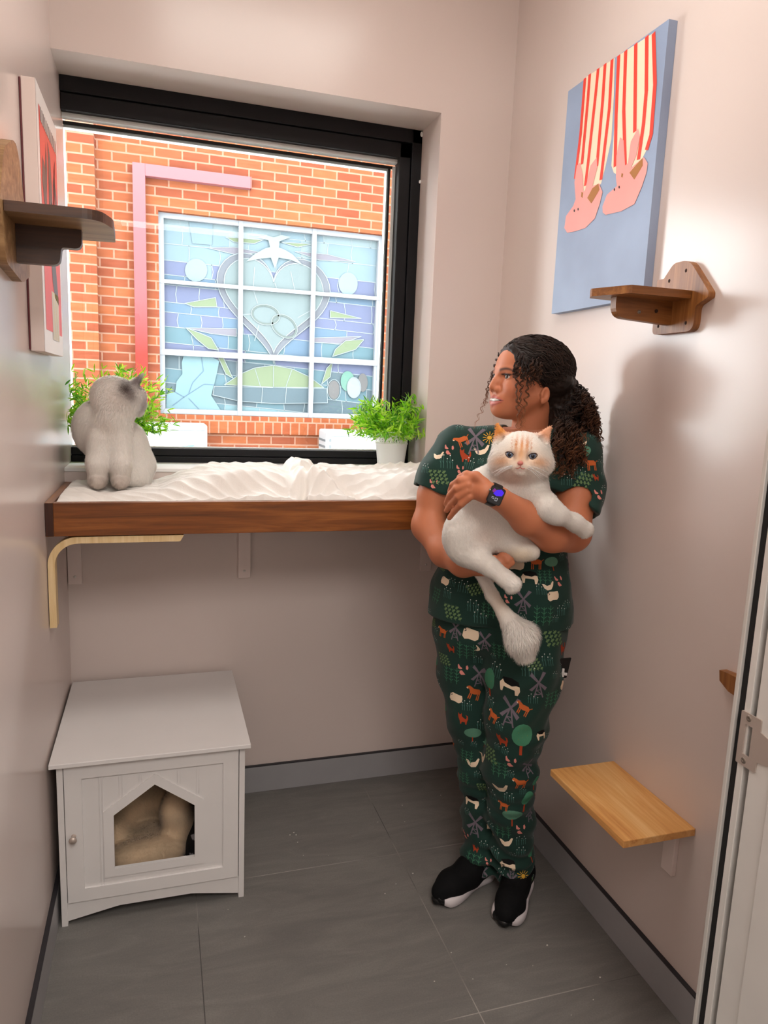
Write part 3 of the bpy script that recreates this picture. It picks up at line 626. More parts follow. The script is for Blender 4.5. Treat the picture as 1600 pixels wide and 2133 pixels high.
# ------------------------------------------------------------------ potted plants on the sill
M_pot = mat('white_enamel', (240, 240, 240), 0.3, var=0.01)
t = NT('plant_leaf'); a = t.n('ShaderNodeVertexColor'); a.layer_name = 'col'; t.l(a.outputs[0], t.b.inputs['Base Color']); t.b.inputs['Roughness'].default_value = 0.45
tl_ = t.n('ShaderNodeBsdfTranslucent'); t.l(a.outputs[0], tl_.inputs[0]); ms = t.n('ShaderNodeMixShader'); ms.inputs[0].default_value = 0.5
t.l(t.b.outputs[0], ms.inputs[1]); t.l(tl_.outputs[0], ms.inputs[2]); t.l(ms.outputs[0], t.t.nodes['Material Output'].inputs[0]); M_leaf = t.m
def plant(base, label, seed, spread=0.13, hgt=0.125, nst=70):
    r = np.random.RandomState(seed); th = thing('potted_plant', base, label, 'plant'); bx, by, bz = base
    pot = MB().lathe([(0.0, 0.0), (0.046, 0.0), (0.047, 0.002), (0.056, 0.082), (0.058, 0.084), (0.058, 0.088), (0.055, 0.088), (0.052, 0.08), (0.0, 0.07)], base, 40).build('pot', M_pot, th)
    m = MB(); n = 120; zs = np.linspace(0.088, 0.128, 13)
    for i in range(n):
        for k in range(12):
            u = (i % 15)/15; w = k/12
            # lace pattern: rings of round holes and arches, scalloped top
            hole_ = (abs(((i % 5)-2)) < 1 and k in (3,)) or ((i % 5) in (0,) and k == 6) or ((i % 15-7)**2+(k-7.0)**2*2 < 5 and (i+k) % 3 == 0) or (i % 3 == 0 and k == 1) or (k == 9 and i % 5 in (1, 3))
            if k >= 10 and (i % 15) in (0, 1, 14, 2)[: (1 if k == 10 else 4)]: hole_ = True
            if hole_: continue
            a0, a1 = 2*math.pi*i/n, 2*math.pi*(i+1)/n; r0 = 0.0565+0.0012*k/12
            pp = [(bx+r0*math.cos(a), by+r0*math.sin(a), bz+z) for a, z in ((a0, zs[k]), (a1, zs[k]), (a1, zs[k+1]), (a0, zs[k+1]))]
            m.add(pp, [(0, 1, 2, 3)], 0, False)
    lr = m.build('lace_rim', M_pot, pot); sl_ = lr.modifiers.new('solid', 'SOLIDIFY'); sl_.thickness = 0.0012
    V, F, C = [], [], []
    def leaf(p, dr, L, wd, c):
        dr = dr/np.linalg.norm(dr); s = np.cross(dr, r.normal(size=3)); s /= np.linalg.norm(s)+1e-9; nn = np.cross(s, dr); o = len(V)
        for tt, ww in ((0, 0.25), (0.35, 1), (0.7, 0.75), (1, 0.02)):
            q = p+dr*L*tt-np.array([0, 0, 1])*L*0.18*tt*tt
            V.append(q-s*wd*ww*0.5); V.append(q+s*wd*ww*0.5); C.append(c); C.append(c)
        for k in range(3): F.append((o+2*k, o+2*k+1, o+2*k+3, o+2*k+2))
    greens = [lin(c) for c in ((150, 214, 30), (126, 196, 36), (170, 226, 44), (96, 164, 44), (188, 228, 84), (66, 132, 40), (170, 200, 110))]
    for s_ in range(nst):
        an = r.rand()*6.283; el = math.radians(12+66*r.rand()**0.9); rad = 0.04*math.sqrt(r.rand())
        p = np.array([bx+rad*math.cos(an), by+rad*math.sin(an), bz+0.10]); dr = np.array([math.cos(an)*math.cos(el), math.sin(an)*math.cos(el), math.sin(el)])
        L = spread*(0.72+0.4*r.rand())*(0.82 if el > 0.8 else 1)*(hgt/0.125 if el > 0.8 else 1); c0_ = greens[r.randint(5)]
        ns = 9
        for k in range(ns):
            tt = (k+1)/ns; q = p+dr*L*tt-np.array([0, 0, 1])*0.02*tt*tt
            if q[1] > 0.215: q[1] = 0.215-0.2*(q[1]-0.215)
            if q[0] > XR-0.016: q[0] = XR-0.016
            if q[0] < 0.012: q[0] = 0.012
            for _ in range(2):
                dd = dr*0.7+r.normal(size=3)*0.5
                if q[1] > 0.19: dd[1] = -abs(dd[1])
                if q[0] > XR-0.04: dd[0] = -abs(dd[0])
                if q[0] < 0.03: dd[0] = abs(dd[0])
                cc = greens[r.randint(len(greens))] if r.rand() < 0.45 else c0_
                leaf(q, dd, 0.020+0.018*r.rand(), 0.0042+0.002*r.rand(), cc)
    npmesh('foliage', np.array(V), F, M_leaf, th, col=np.array(C), smooth=False)
    return th
plant((1.062, 0.085, ZF), 'bushy green pot plant in a white lace-rimmed pot at the right end of the sill', 3, 0.150, 0.160, 170)
plant((0.135, 0.095, ZF), 'bushy green pot plant on the sill directly behind the seated cat', 5, 0.160, 0.200, 210)
# ------------------------------------------------------------------ implicit-surface modelling
class Field:
    def __init__(s, lo, hi, h):
        s.lo = np.array(lo, float); s.h = h; s.n = np.ceil((np.array(hi)-s.lo)/h).astype(int)+1
        s.f = np.full(s.n, 0.5, np.float32)
    def sub(s, lo, hi):
        a = np.clip(np.floor((np.array(lo)-s.lo)/s.h).astype(int), 0, s.n-1); b = np.clip(np.ceil((np.array(hi)-s.lo)/s.h).astype(int)+1, 1, s.n)
        if np.any(b <= a): return None, None
        ax = [(s.lo[i]+s.h*np.arange(a[i], b[i])).astype(np.float32) for i in range(3)]
        return tuple(slice(a[i], b[i]) for i in range(3)), np.stack(np.meshgrid(*ax, indexing='ij'), -1)
    def comb(s, sl, d, k, op):
        g = s.f[sl]
        if op == 'u':
            if k > 0:
                h = np.maximum(k-np.abs(g-d), 0)/k; s.f[sl] = np.minimum(g, d)-h*h*k*0.25
            else: s.f[sl] = np.minimum(g, d)
        else:
            d = -d
            if k > 0:
                h = np.maximum(k-np.abs(g-d), 0)/k; s.f[sl] = np.maximum(g, d)+h*h*k*0.25
            else: s.f[sl] = np.maximum(g, d)
    def cap(s, a, b, ra, rb, k=0.01, op='u', sq=None):
        a = np.array(a, float); b = np.array(b, float); m = max(ra, rb)+k+3*s.h+0.004
        if sq is not None: m = m*max(1, 1/sq[1])
        sl, P = s.sub(np.minimum(a, b)-m, np.maximum(a, b)+m)
        if sl is None: return s
        A = (b-a).astype(np.float32); p = P-a.astype(np.float32); L = float(A@A)+1e-12
        t = np.clip((p@A)/L, 0, 1); q = p-t[..., None]*A
        if sq is not None:
            d_ = np.array(sq[0], np.float32); q = q+(sq[1]-1)*(q@d_)[..., None]*d_
        d = np.sqrt((q*q).sum(-1))-(ra+(rb-ra)*t)
        if sq is not None and sq[1] > 1: d = d/ (1+(sq[1]-1)*0.5)
        s.comb(sl, d.astype(np.float32), k, op); return s
    def ell(s, c, r, k=0.01, op='u', R=None):
        c = np.array(c, float); r = np.array(r if hasattr(r, '__len__') else (r, r, r), float); m = r.max()+k+3*s.h+0.004
        sl, P = s.sub(c-m, c+m)
        if sl is None: return s
        p = P-c.astype(np.float32)
        if R is not None: p = p@np.array(R, np.float32)     # columns of R are the ellipsoid's axes
        k0 = np.sqrt(((p/r)**2).sum(-1)); k1 = np.sqrt(((p/(r*r))**2).sum(-1))+1e-9
        s.comb(sl, (k0*(k0-1)/k1).astype(np.float32), k, op); return s
    def chain(s, pts, rs, k=0.01, op='u', sq=None):
        for i in range(len(pts)-1): s.cap(pts[i], pts[i+1], rs[i], rs[i+1], k, op, sq)
        return s
    def warp(s, fn, band=0.02):      # add fn(P) near the surface
        idx = np.nonzero(np.abs(s.f) < band); P = np.stack(idx, -1)*s.h+s.lo
        s.f[idx] += fn(P).astype(np.float32); return s
    def plane(s, n, d0, k=0.0):      # keep n.p < d0
        _, P = s.sub(s.lo, s.lo+s.h*(s.n-1)); d = P@np.array(n, np.float32)-d0
        s.f = np.maximum(s.f, d.astype(np.float32)); return s
    def mesh(s):
        f = s.f; S = f < 0; n = np.array(f.shape)
        c = np.zeros(n-1, np.int8)
        for i in (0, 1):
            for j in (0, 1):
                for k in (0, 1): c += S[i:n[0]-1+i, j:n[1]-1+j, k:n[2]-1+k]
        act = (c > 0) & (c < 8); I = np.argwhere(act); idm = np.full(n-1, -1, np.int64); idm[act] = np.arange(len(I))
        acc = np.zeros((len(I), 3)); cnt = np.zeros(len(I))
        off = [(i, j, k) for i in (0, 1) for j in (0, 1) for k in (0, 1)]
        val = {o: f[I[:, 0]+o[0], I[:, 1]+o[1], I[:, 2]+o[2]].astype(float) for o in off}
        for o in off:
            for ax in range(3):
                if o[ax]: continue
                o2 = list(o); o2[ax] = 1; o2 = tuple(o2); a, b = val[o], val[o2]; x = (a < 0) != (b < 0)
                t = np.where(x, a/(a-b+1e-30*(a == b)), 0); p = np.tile(np.array(o, float), (len(I), 1)); p[:, ax] = t
                acc += p*x[:, None]; cnt += x
        V = (I+acc/cnt[:, None])*s.h+s.lo
        F = []
        for ax in range(3):
            a1, a2 = (ax+1) % 3, (ax+2) % 3
            lo_ = [slice(1, n[i]-1) for i in range(3)]; lo_[ax] = slice(0, n[ax]-1)
            hi_ = list(lo_); hi_[ax] = slice(1, n[ax])
            A, B = S[tuple(lo_)], S[tuple(hi_)]; E = np.argwhere(A != B); st = A[A != B]
            base = E+np.array([sl.start for sl in lo_])
            def cid(d1, d2):
                q = base.copy(); q[:, a1] -= d1; q[:, a2] -= d2; return idm[q[:, 0], q[:, 1], q[:, 2]]
            q = np.stack([cid(1, 1), cid(0, 1), cid(0, 0), cid(1, 0)], -1)
            q[~st] = q[~st][:, ::-1]; F.append(q)
        return V, np.concatenate(F)
def vnormals(V, F):
    n = np.cross(V[F[:, 2]]-V[F[:, 0]], V[F[:, 3]]-V[F[:, 1]]) if F.shape[1] == 4 else np.cross(V[F[:, 1]]-V[F[:, 0]], V[F[:, 2]]-V[F[:, 0]])
    N = np.zeros_like(V)
    for i in range(F.shape[1]): np.add.at(N, F[:, i], n)
    return N/(np.linalg.norm(N, axis=1)[:, None]+1e-12)
def smooth(V, F, it=2):
    for _ in range(it):
        S = np.zeros_like(V); c = np.zeros(len(V))
        for i in range(F.shape[1]):
            j = F[:, (i+1) % F.shape[1]]; np.add.at(S, F[:, i], V[j]); np.add.at(c, F[:, i], 1); np.add.at(S, j, V[F[:, i]]); np.add.at(c, j, 1)
        V = V*0.5+0.5*S/np.maximum(c, 1)[:, None]
    return V
def gauss(P, c, r):
    r = np.array(r if hasattr(r, '__len__') else (r, r, r), float)
    return np.exp(-(((P-np.array(c))/r)**2).sum(1))
def mixc(C, w, rgb):
    w = np.clip(w, 0, 1)[:, None]; return C*(1-w)+np.array(lin(rgb))*w
def furry(V, F, C, count, flow, length, width=0.0007, lift=0.5, seed=0, curl=0.0):
    # short hairs as tapered blades rooted all over a quad mesh, joined to it; returns V, F(list), C, normals
    r = np.random.RandomState(seed); a, b, c, d = (V[F[:, i]] for i in range(4))
    ar = 0.5*np.linalg.norm(np.cross(c-a, d-b), axis=1); pr = ar*length(a)**0.2*(length(a) > 0.0005); pr /= pr.sum()
    idx = r.choice(len(F), count, p=pr); u, v = r.rand(count, 1), r.rand(count, 1)
    P = (a[idx]*(1-u)+b[idx]*u)*(1-v)+(d[idx]*(1-u)+c[idx]*u)*v
    N = vnormals(V, F); NN = N[F[idx, 0]]; col = C[F[idx, 0]]*(0.93+0.14*r.rand(count, 1))
    fl = flow(P)+r.normal(size=(count, 3))*0.28; fl -= (fl*NN).sum(1)[:, None]*NN; fl /= np.linalg.norm(fl, axis=1)[:, None]+1e-9
    L = length(P)*(0.6+0.7*r.rand(count)); lf = lift*(0.6+0.8*r.rand(count))[:, None]
    d1 = fl+NN*lf; d1 /= np.linalg.norm(d1, axis=1)[:, None]; d2 = fl+NN*lf*0.35+np.array([0, 0, -1])*curl; d2 /= np.linalg.norm(d2, axis=1)[:, None]
    sd = np.cross(d1, NN); sd /= np.linalg.norm(sd, axis=1)[:, None]+1e-9; w = width*(0.7+0.6*r.rand(count))[:, None]
    p0 = P-NN*0.0004; p1 = p0+d1*L[:, None]*0.5; p2 = p1+d2*L[:, None]*0.5
    VV = np.stack([p0-sd*w/2, p0+sd*w/2, p1+sd*w*0.4, p1-sd*w*0.4, p2], 1).reshape(-1, 3)
    o = len(V)+5*np.arange(count)[:, None]
    Q = (o+np.array([[0, 1, 2, 3]])); T = (o+np.array([[3, 2, 4]]))
    nrm = np.concatenate([N, np.repeat(NN, 5, axis=0)])
    return np.concatenate([V, VV]), F.tolist()+Q.tolist()+T.tolist(), np.concatenate([C, np.repeat(col, 5, axis=0)]), nrm

# ------------------------------------------------------------------ where the woman stands: an upright plane facing the doorway
PO = np.array([1.19, -0.68]); PD = (PO-CAM[:2])/np.linalg.norm(PO-CAM[:2]); UH = np.array([PD[1], -PD[0], 0]); DH = np.array([PD[0], PD[1], 0]); ZH = np.array([0, 0, 1.0])
def J(px, py, dv=0.0, o=PO, d=PD):
    q = pray(px, py); t = ((o+d*dv-CAM[:2])@d)/(q[:2]@d); return CAM+t*q
def rp(w, dv=0.0): return w*(1.86+dv)/FPX

SKIN = (190, 118, 84)
a_ = math.radians(58)
HX = math.cos(a_)*UH-math.sin(a_)*DH; HY = math.sin(a_)*UH+math.cos(a_)*DH; HZ = ZH
HR = np.stack([HX, HY, HZ], 1)             # head axes as columns (local -> world)
tl = math.radians(-4); RT = np.array([[1, 0, 0], [0, math.cos(tl), -math.sin(tl)], [0, math.sin(tl), math.cos(tl)]]); HR = HR@RT
HO = J(1100, 792, 0.03)
def HL(x, y, z): return HO+HR@np.array([x, y, z])
def hloc(P): return (P-HO)@HR

def SHF(x, y, z): return HL(x, y, z*0.84 if z < 0 else z)
def body_prims(F, fine):
    e = F.ell; c = F.cap
    # neck and shoulders, trunk under the shirt
    c(HL(0, 0.022, -0.055), J(1104, 912, 0.055), 0.046, 0.052, 0.02)
    if not fine:
        c(J(1104, 915, 0.06), J(965, 930, 0.045), 0.042, 0.044, 0.03); c(J(1104, 915, 0.06), J(1195, 945, 0.02), 0.042, 0.046, 0.03)
        c(J(1035, 985, 0.07), J(1140, 985, 0.05), 0.085, 0.085, 0.04); c(J(1030, 1120, 0.07), J(1105, 1120, 0.06), 0.08, 0.08, 0.05); c(J(1000, 1220, 0.05), J(1090, 1220, 0.04), 0.09, 0.09, 0.05)
        # her right arm (screen left): passes under the cat
        F.chain([J(942, 945, 0.045), J(905, 1030, 0.03), J(892, 1095, 0.01)], [0.042, 0.043, 0.042], 0.02)
        F.chain([J(892, 1095, 0.01), J(928, 1148, -0.06), J(965, 1172, -0.12), J(1012, 1180, -0.185)], [0.043, 0.040, 0.034, 0.024], 0.02)
        # her left arm (screen right): crosses in front of the cat
        F.chain([J(1205, 950, 0.01), J(1200, 1030, -0.03), J(1192, 1105, -0.075)], [0.046, 0.048, 0.045], 0.02)
        F.chain([J(1190, 1112, -0.085), J(1150, 1110, -0.145), J(1100, 1080, -0.215), J(1040, 1038, -0.282)], [0.047, 0.0445, 0.0375, 0.0245], 0.02)
        c(J(1040, 1038, -0.282), J(1012, 1026, -0.288), 0.0235, 0.0225, 0.012)
        # left hand laid on the cat's flank
        hand1(F); hand2(F)
    # skull, face
    sh = SHF
    e(sh(0, 0.012, 0.030), (0.071, 0.092, 0.071), 0.02, R=HR)
    e(sh(0, -0.030, 0.024), (0.060, 0.055, 0.055), 0.03, R=HR)
    e(sh(0, -0.036, -0.035), (0.055, 0.050, 0.058), 0.03, R=HR)
    c(sh(0.052, 0.004, -0.048), sh(0.014, -0.064, -0.094), 0.012, 0.012, 0.035); c(sh(-0.052, 0.004, -0.048), sh(-0.014, -0.064, -0.094), 0.012, 0.012, 0.035)
    e(sh(0, -0.045, -0.078), (0.038, 0.036, 0.032), 0.03, R=HR)
    e(sh(0, -0.077, -0.101), (0.016, 0.012, 0.012), 0.018, R=HR)
    for sx in (1, -1):
        e(sh(sx*0.038, -0.0635, -0.036), (0.022, 0.020, 0.021), 0.022, R=HR)
        if fine:
            e(sh(sx*0.031, -0.100, 0.000), (0.017, 0.014, 0.012), 0.014, 's', R=HR)
            c(sh(sx*0.012, -0.085, 0.014), sh(sx*0.045, -0.071, 0.016), 0.006, 0.005, 0.014)
            e(sh(sx*0.0305, -0.0715, 0), (0.0147, 0.0147, 0.0130), 0.003, R=HR)
            e(sh(sx*0.0315, -0.0870, -0.0006), (0.0150, 0.0110, 0.0054), 0.002, 's', R=HR)
            e(HL(sx*0.0715, 0.012, -0.036), (0.006, 0.0125, 0.021), 0.006, R=HR)
            e(HL(sx*0.0785, 0.009, -0.034), (0.0055, 0.0068, 0.0125), 0.003, 's', R=HR)
            e(HL(sx*0.072, 0.006, -0.052), (0.0045, 0.006, 0.007), 0.004, R=HR); e(HL(sx*0.0725, 0.001, -0.036), (0.004, 0.004, 0.006), 0.004, R=HR)
    if fine:
        F.chain([sh(0, -0.083, 0.010), sh(0, -0.094, -0.018), sh(0, -0.1015, -0.033)], [0.006, 0.0070, 0.0088], 0.014)
        for sx in (1, -1): e(sh(sx*0.0115, -0.093, -0.040), (0.0070, 0.0080, 0.0062), 0.007, R=HR)
        for sx in (1, -1): e(sh(sx*0.0065, -0.099, -0.0480), (0.0032, 0.0055, 0.0030), 0.003, 's', R=HR)
        # smiling mouth with parted lips
        U_ = [(-0.030, -0.0715, -0.0700), (-0.016, -0.0865, -0.0640), (0, -0.0925, -0.0622), (0.016, -0.0865, -0.0640), (0.030, -0.0715, -0.0700)]
        e(sh(0, -0.068, -0.070), (0.032, 0.022, 0.022), 0.02, R=HR)
        F.chain([sh(*p) for p in U_], [0.0020, 0.0036, 0.0040, 0.0036, 0.0020], 0.005)
        L_ = [(-0.030, -0.0715, -0.0710), (-0.016, -0.0850, -0.0830), (0, -0.0905, -0.0860), (0.016, -0.0850, -0.0830), (0.030, -0.0715, -0.0710)]
        F.chain([sh(*p) for p in L_], [0.0020, 0.0042, 0.0052, 0.0042, 0.0020], 0.005)
        M_ = [(-0.028, -0.0760, -0.0705), (-0.014, -0.0900, -0.0732), (0, -0.0945, -0.0738), (0.014, -0.0900, -0.0732), (0.028, -0.0760, -0.0705)]
def hand1(F):
    F.cap(J(1018, 1026, -0.286), J(978, 1016, -0.278), 0.021, 0.025, 0.012, sq=(DH, 1.6))
    for pts in (((980, 999, -.285), (957, 1000, -.287), (943, 1010, -.272), (937, 1024, -.255)),
                ((975, 1010, -.290), (951, 1017, -.288), (937, 1032, -.266), (929, 1050, -.246)),
                ((974, 1022, -.290), (954, 1034, -.286), (940, 1050, -.262), (930, 1064, -.246)),
                ((978, 1035, -.288), (961, 1050, -.284), (947, 1064, -.264), (936, 1079, -.252))):
        F.chain([J(*p) for p in pts], [0.0095, 0.0082, 0.0074, 0.0062], 0.003)
    F.chain([J(1008, 1006, -.285), J(992, 992, -.285), J(972, 989, -.275), J(958, 994, -.262)], [0.013, 0.0108, 0.0092, 0.0078], 0.006)
def hand2(F):
    F.cap(J(1012, 1180, -0.175), J(1034, 1176, -0.175), 0.020, 0.022, 0.012, sq=(ZH, 1.2))
    for pts in (((1034, 1166, -.178), (1048, 1156, -.176), (1058, 1148, -.170)), ((1038, 1171, -.180), (1054, 1160, -.178), (1064, 1150, -.172)), ((1040, 1178, -.180), (1057, 1168, -.180), (1069, 1158, -.176)), ((1036, 1186, -.178), (1054, 1180, -.180), (1067, 1172, -.178))):
        F.chain([J(*p) for p in pts], [0.0098, 0.0088, 0.0074], 0.004)
    F.chain([J(1008, 1172, -.18), J(1016, 1166, -.20), J(1030, 1162, -.205)], [0.012, 0.0095, 0.0075], 0.006)
def skincol(V):
    C = np.tile(np.array(lin(SKIN)), (len(V), 1)); L = hloc(V); L[:, 2] = np.where(L[:, 2] < 0, L[:, 2]/0.84, L[:, 2])
    n = noise3(V, 90, 3)[:, None]; C = C*(1+0.05*n)
    C = mixc(C, 0.30*(gauss(L, (0.040, -0.07, -0.038), 0.018)+gauss(L, (-0.040, -0.07, -0.038), 0.018)), (206, 112, 92))
    lip = np.zeros(len(V))
    for x in np.linspace(-1, 1, 13):
        yy = -0.0915+0.017*x*x; lip = np.maximum(lip, gauss(L, (0.030*x, yy, -0.0622-0.0080*x*x), (0.004, 0.010, 0.0036*(1.15-0.6*abs(x)))))
        lip = np.maximum(lip, gauss(L, (0.030*x, yy, -0.0860+0.0150*x*x), (0.004, 0.010, 0.0052*(1.15-0.6*abs(x)))))
    C = mixc(C, lip*1.3*(L[:, 1] < -0.055), (190, 98, 96))
    for sx in (1, -1):
        for t in np.linspace(0, 1, 14):
            bx = 0.014+0.036*t; C = mixc(C, 0.85*gauss(L, (sx*bx, -0.086+0.020*t*t, 0.0150+0.006*math.sin(t*2.6)-0.004*t), (0.0036, 0.012, 0.0032*(1.25-0.6*t))), (44, 26, 20))
            C = mixc(C, 0.85*gauss(L, (sx*(0.018+0.026*t), -0.087+0.008*t, 0.0045+0.0012*math.sin(t*3.1)), (0.003, 0.006, 0.0018)), (36, 20, 16))
    return C
M_skin = vcol_mat('warm_brown_skin', 0.5, sss=0.15, spec=0.35, bump=0.05, bs=500, bd=0.0006)
person = thing('person', (PO[0], PO[1], 0), 'woman in dark green farm-print scrubs with dark curly tied-back hair, holding a white cat', 'person')
FB = Field(J(1050, 1000, 0)+np.array([-0.34, -0.36, -0.30]), J(1050, 1000, 0)+np.array([0.34, 0.22, 0.48]), 0.003)
body_prims(FB, False); zc = HL(0, 0, -0.118)[2]-0.012
FB.plane((0, 0, 1), zc+0.006)
Vb, Fb = FB.mesh(); Vb = smooth(Vb, Fb, 1)
FH = Field(HO-np.array([0.13, 0.13, 0.15]), HO+np.array([0.13, 0.13, 0.14]), 0.00135)
body_prims(FH, True); FH.plane((0, 0, -1), -(zc-0.006))
Vh, Fh = FH.mesh(); Vh = smooth(Vh, Fh, 1)
Vs = np.concatenate([Vb, Vh]); Fs = np.concatenate([Fb, Fh+len(Vb)])
npmesh('body', Vs, Fs, M_skin, person, col=skincol(Vs))
# eyes and teeth
M_eye = vcol_mat('eye', 0.1, spec=0.6)
def eyeball(c, r, gaze, iris, pupil, ri, rpup, parent, name='eye', slit=1.0):
    s = MB(); s.ball((0, 0, 0), r, 40); V = np.array(s.v); g = gaze/np.linalg.norm(gaze)
    up = np.array([0, 0, 1.0]); rt = np.cross(g, up); rt /= np.linalg.norm(rt); up = np.cross(rt, g)
    a = V@g; rr = np.sqrt((V@rt)**2*(1/slit**2)+(V@up)**2); rr0 = np.sqrt((V@rt)**2+(V@up)**2)
    C = np.tile(np.array(lin((222, 214, 208))), (len(V), 1)); C[(a > 0) & (rr0 < ri)] = lin(iris); C[(a > 0) & (rr0 < ri) & (rr0 > ri*0.85)] = np.array(lin(iris))*0.4; C[(a > 0) & (rr < rpup)] = lin(pupil)
    return npmesh(name, V+c, s.f, M_eye, parent, col=C)
for sx in (1, -1):
    gz = HR@np.array([0.12, -1, 0.0]); eyeball(HL(sx*0.0305, -0.0712, 0), 0.0131, gz, (52, 28, 16), (8, 6, 6), 0.0064, 0.0030, person)
headbvh = BVHTree.FromPolygons(Vh.tolist(), Fh.tolist(), epsilon=0.0)
def facepatch(m, pts, off, mi=0):       # thin shape fitted on the face from the front; pts are (x, z) in the head's frame
    for t_ in tessellate_polygon([[Vector((x, z, 0)) for x, z in pts]]):
        for tr_i in subdiv0([tuple(np.array([pts[i][0], pts[i][1]]) for i in t_)], 0.0025):
            q = []
            for x, z in tr_i:
                h = headbvh.ray_cast(Vector(SHF(x, -0.15, z)), Vector(HR[:, 1]))
                if h[0] is None: break
                nn_ = np.array(h[1]); q.append(np.array(h[0])+(nn_*0.5-HR[:, 1]*0.5)*off)
            if len(q) == 3:
                if np.cross(q[1]-q[0], q[2]-q[0])@HR[:, 1] > 0: q = q[::-1]
                m.add(q, [(0, 1, 2)], mi, False)
def subdiv0(tris, mx):
    out = []; st = list(tris)
    while st:
        t_ = st.pop(); e = [(np.linalg.norm(t_[i]-t_[(i+1) % 3]), i) for i in range(3)]; L, i = max(e)
        if L <= mx: out.append(t_); continue
        a, b, c_ = t_[i], t_[(i+1) % 3], t_[(i+2) % 3]; md = (a+b)/2; st += [(a, md, c_), (md, b, c_)]
    return out
mir = lambda half: [(-x, z) for x, z in half[::-1] if x > 1e-6]+list(half)
uo = mir([(0, -0.0612), (0.005, -0.0600), (0.015, -0.0618), (0.026, -0.0664), (0.0350, -0.0712)])
ui = mir([(0, -0.0668), (0.010, -0.0668), (0.022, -0.0692), (0.0350, -0.0718)])
li = mir([(0, -0.0764), (0.010, -0.0760), (0.022, -0.0745), (0.0345, -0.0720)])
lo_l = mir([(0, -0.0866), (0.010, -0.0856), (0.022, -0.0812), (0.0345, -0.0730)])
m = MB(); facepatch(m, ui+li[::-1], 0.0004, 0); m.build('mouth_line', mat('mouth_interior', (70, 26, 24), 0.5), person)
m = MB(); facepatch(m, mir([(0, -0.0668), (0.010, -0.0670), (0.020, -0.0695), (0.0255, -0.0718)])+mir([(0, -0.0745), (0.010, -0.0743), (0.020, -0.0732), (0.0255, -0.0722)])[::-1], 0.0009, 0)
m.build('teeth', mat('teeth_enamel', (214, 204, 194), 0.3, var=0.01), person)
m = MB(); facepatch(m, uo+ui[::-1], 0.0014, 0); facepatch(m, li+lo_l[::-1], 0.0014, 0); m.build('lips', mat('rose_brown_lips', (186, 104, 92), 0.4, var=0.04), person)
M_lash = mat('dark_lash', (22, 14, 12), 0.6)
for sx in (1, -1):
    m = MB(); pts = []
    for a in np.linspace(-1.0, 1.05, 16):
        ez = 0.30*math.cos(a*1.25)+0.02; pts.append(HL(sx*(0.0305+0.0150*math.sin(a)), -0.0712-0.0150*math.cos(a)*math.cos(ez), 0.0150*math.sin(ez)))
    m.tube(pts, [0.0004]+[0.0009]*12+[0.0011, 0.0010, 0.0004], 6); m.build('eyelashes', M_lash, person)

# ------------------------------------------------------------------ hair
t = NT('dark_curly_hair'); a = t.n('ShaderNodeVertexColor'); a.layer_name = 'col'; t.l(a.outputs[0], t.b.inputs['Base Color'])
t.b.inputs['Roughness'].default_value = 0.5; t.b.inputs['Specular IOR Level'].default_value = 0.3; M_hair = t.m
FHr = Field(HO-np.array([0.16, 0.16, 0.24]), HO+np.array([0.22, 0.22, 0.16]), 0.0025)
FHr.ell(HL(0, 0.018, 0.033), (0.079, 0.098, 0.076), 0.01, R=HR)
FHr.ell(HL(0, 0.050, 0.010), (0.074, 0.070, 0.070), 0.02, R=HR); FHr.ell(HL(0, -0.020, 0.036), (0.070, 0.0660, 0.071), 0.015, R=HR)
FHr.ell(HL(0, -0.115, -0.004), (0.061, 0.060, 0.098), 0.008, 's', R=HR)
FHr.ell(HL(0.06, -0.060, -0.055), (0.050, 0.075, 0.075), 0.012, 's', R=HR); FHr.ell(HL(-0.06, -0.060, -0.055), (0.050, 0.075, 0.075), 0.012, 's', R=HR)
for sx in (1, -1): FHr.ell(HL(sx*0.080, 0.010, -0.040), (0.022, 0.018, 0.026), 0.008, 's', R=HR)
FHr.chain([HL(0.012, 0.112, -0.005), J(1188, 850, 0.07), J(1190, 910, 0.05), J(1175, 955, 0.0)], [0.026, 0.040, 0.042, 0.022], 0.02)
FHr.chain([HL(0.02, 0.075, -0.05), J(1160, 870, 0.05), J(1165, 930, 0.02)], [0.03, 0.028, 0.024], 0.02)
FHr.warp(lambda P: 0.0030*noise3(P, 160, 5)+0.002*noise3(P, 420, 6))
Vr, Fr = FHr.mesh(); HB_, HD_ = np.array(lin((30, 19, 14))), np.array(lin((128, 80, 48)))
hV, hF, hC = [Vr], [Fr], [np.tile(HB_, (len(Vr), 1))]; hoff = len(Vr)
rs_ = np.random.RandomState(11)
def strand(path, r0, c0, c1, n=4):
    global hoff
    P = np.array(path); k = len(P); T = np.gradient(P, axis=0); T /= np.linalg.norm(T, axis=1)[:, None]+1e-9
    A = np.cross(T, np.array([0.3, 0.5, 0.81])); A /= np.linalg.norm(A, axis=1)[:, None]+1e-9; B = np.cross(T, A)
    tt = np.linspace(0, 1, k); R = r0*(1-0.75*tt**3); ang = 2*math.pi*np.arange(n)/n
    V = P[:, None]+R[:, None, None]*(np.cos(ang)[None, :, None]*A[:, None]+np.sin(ang)[None, :, None]*B[:, None])
    i, j = np.meshgrid(np.arange(k-1), np.arange(n), indexing='ij')
    Q = np.stack([i*n+j, i*n+(j+1) % n, (i+1)*n+(j+1) % n, (i+1)*n+j], -1).reshape(-1, 4)
    hV.append(V.reshape(-1, 3)); hF.append(Q+hoff); hC.append(np.repeat(c0*(1-tt[:, None]**2)+c1*tt[:, None]**2, n, axis=0)); hoff += k*n
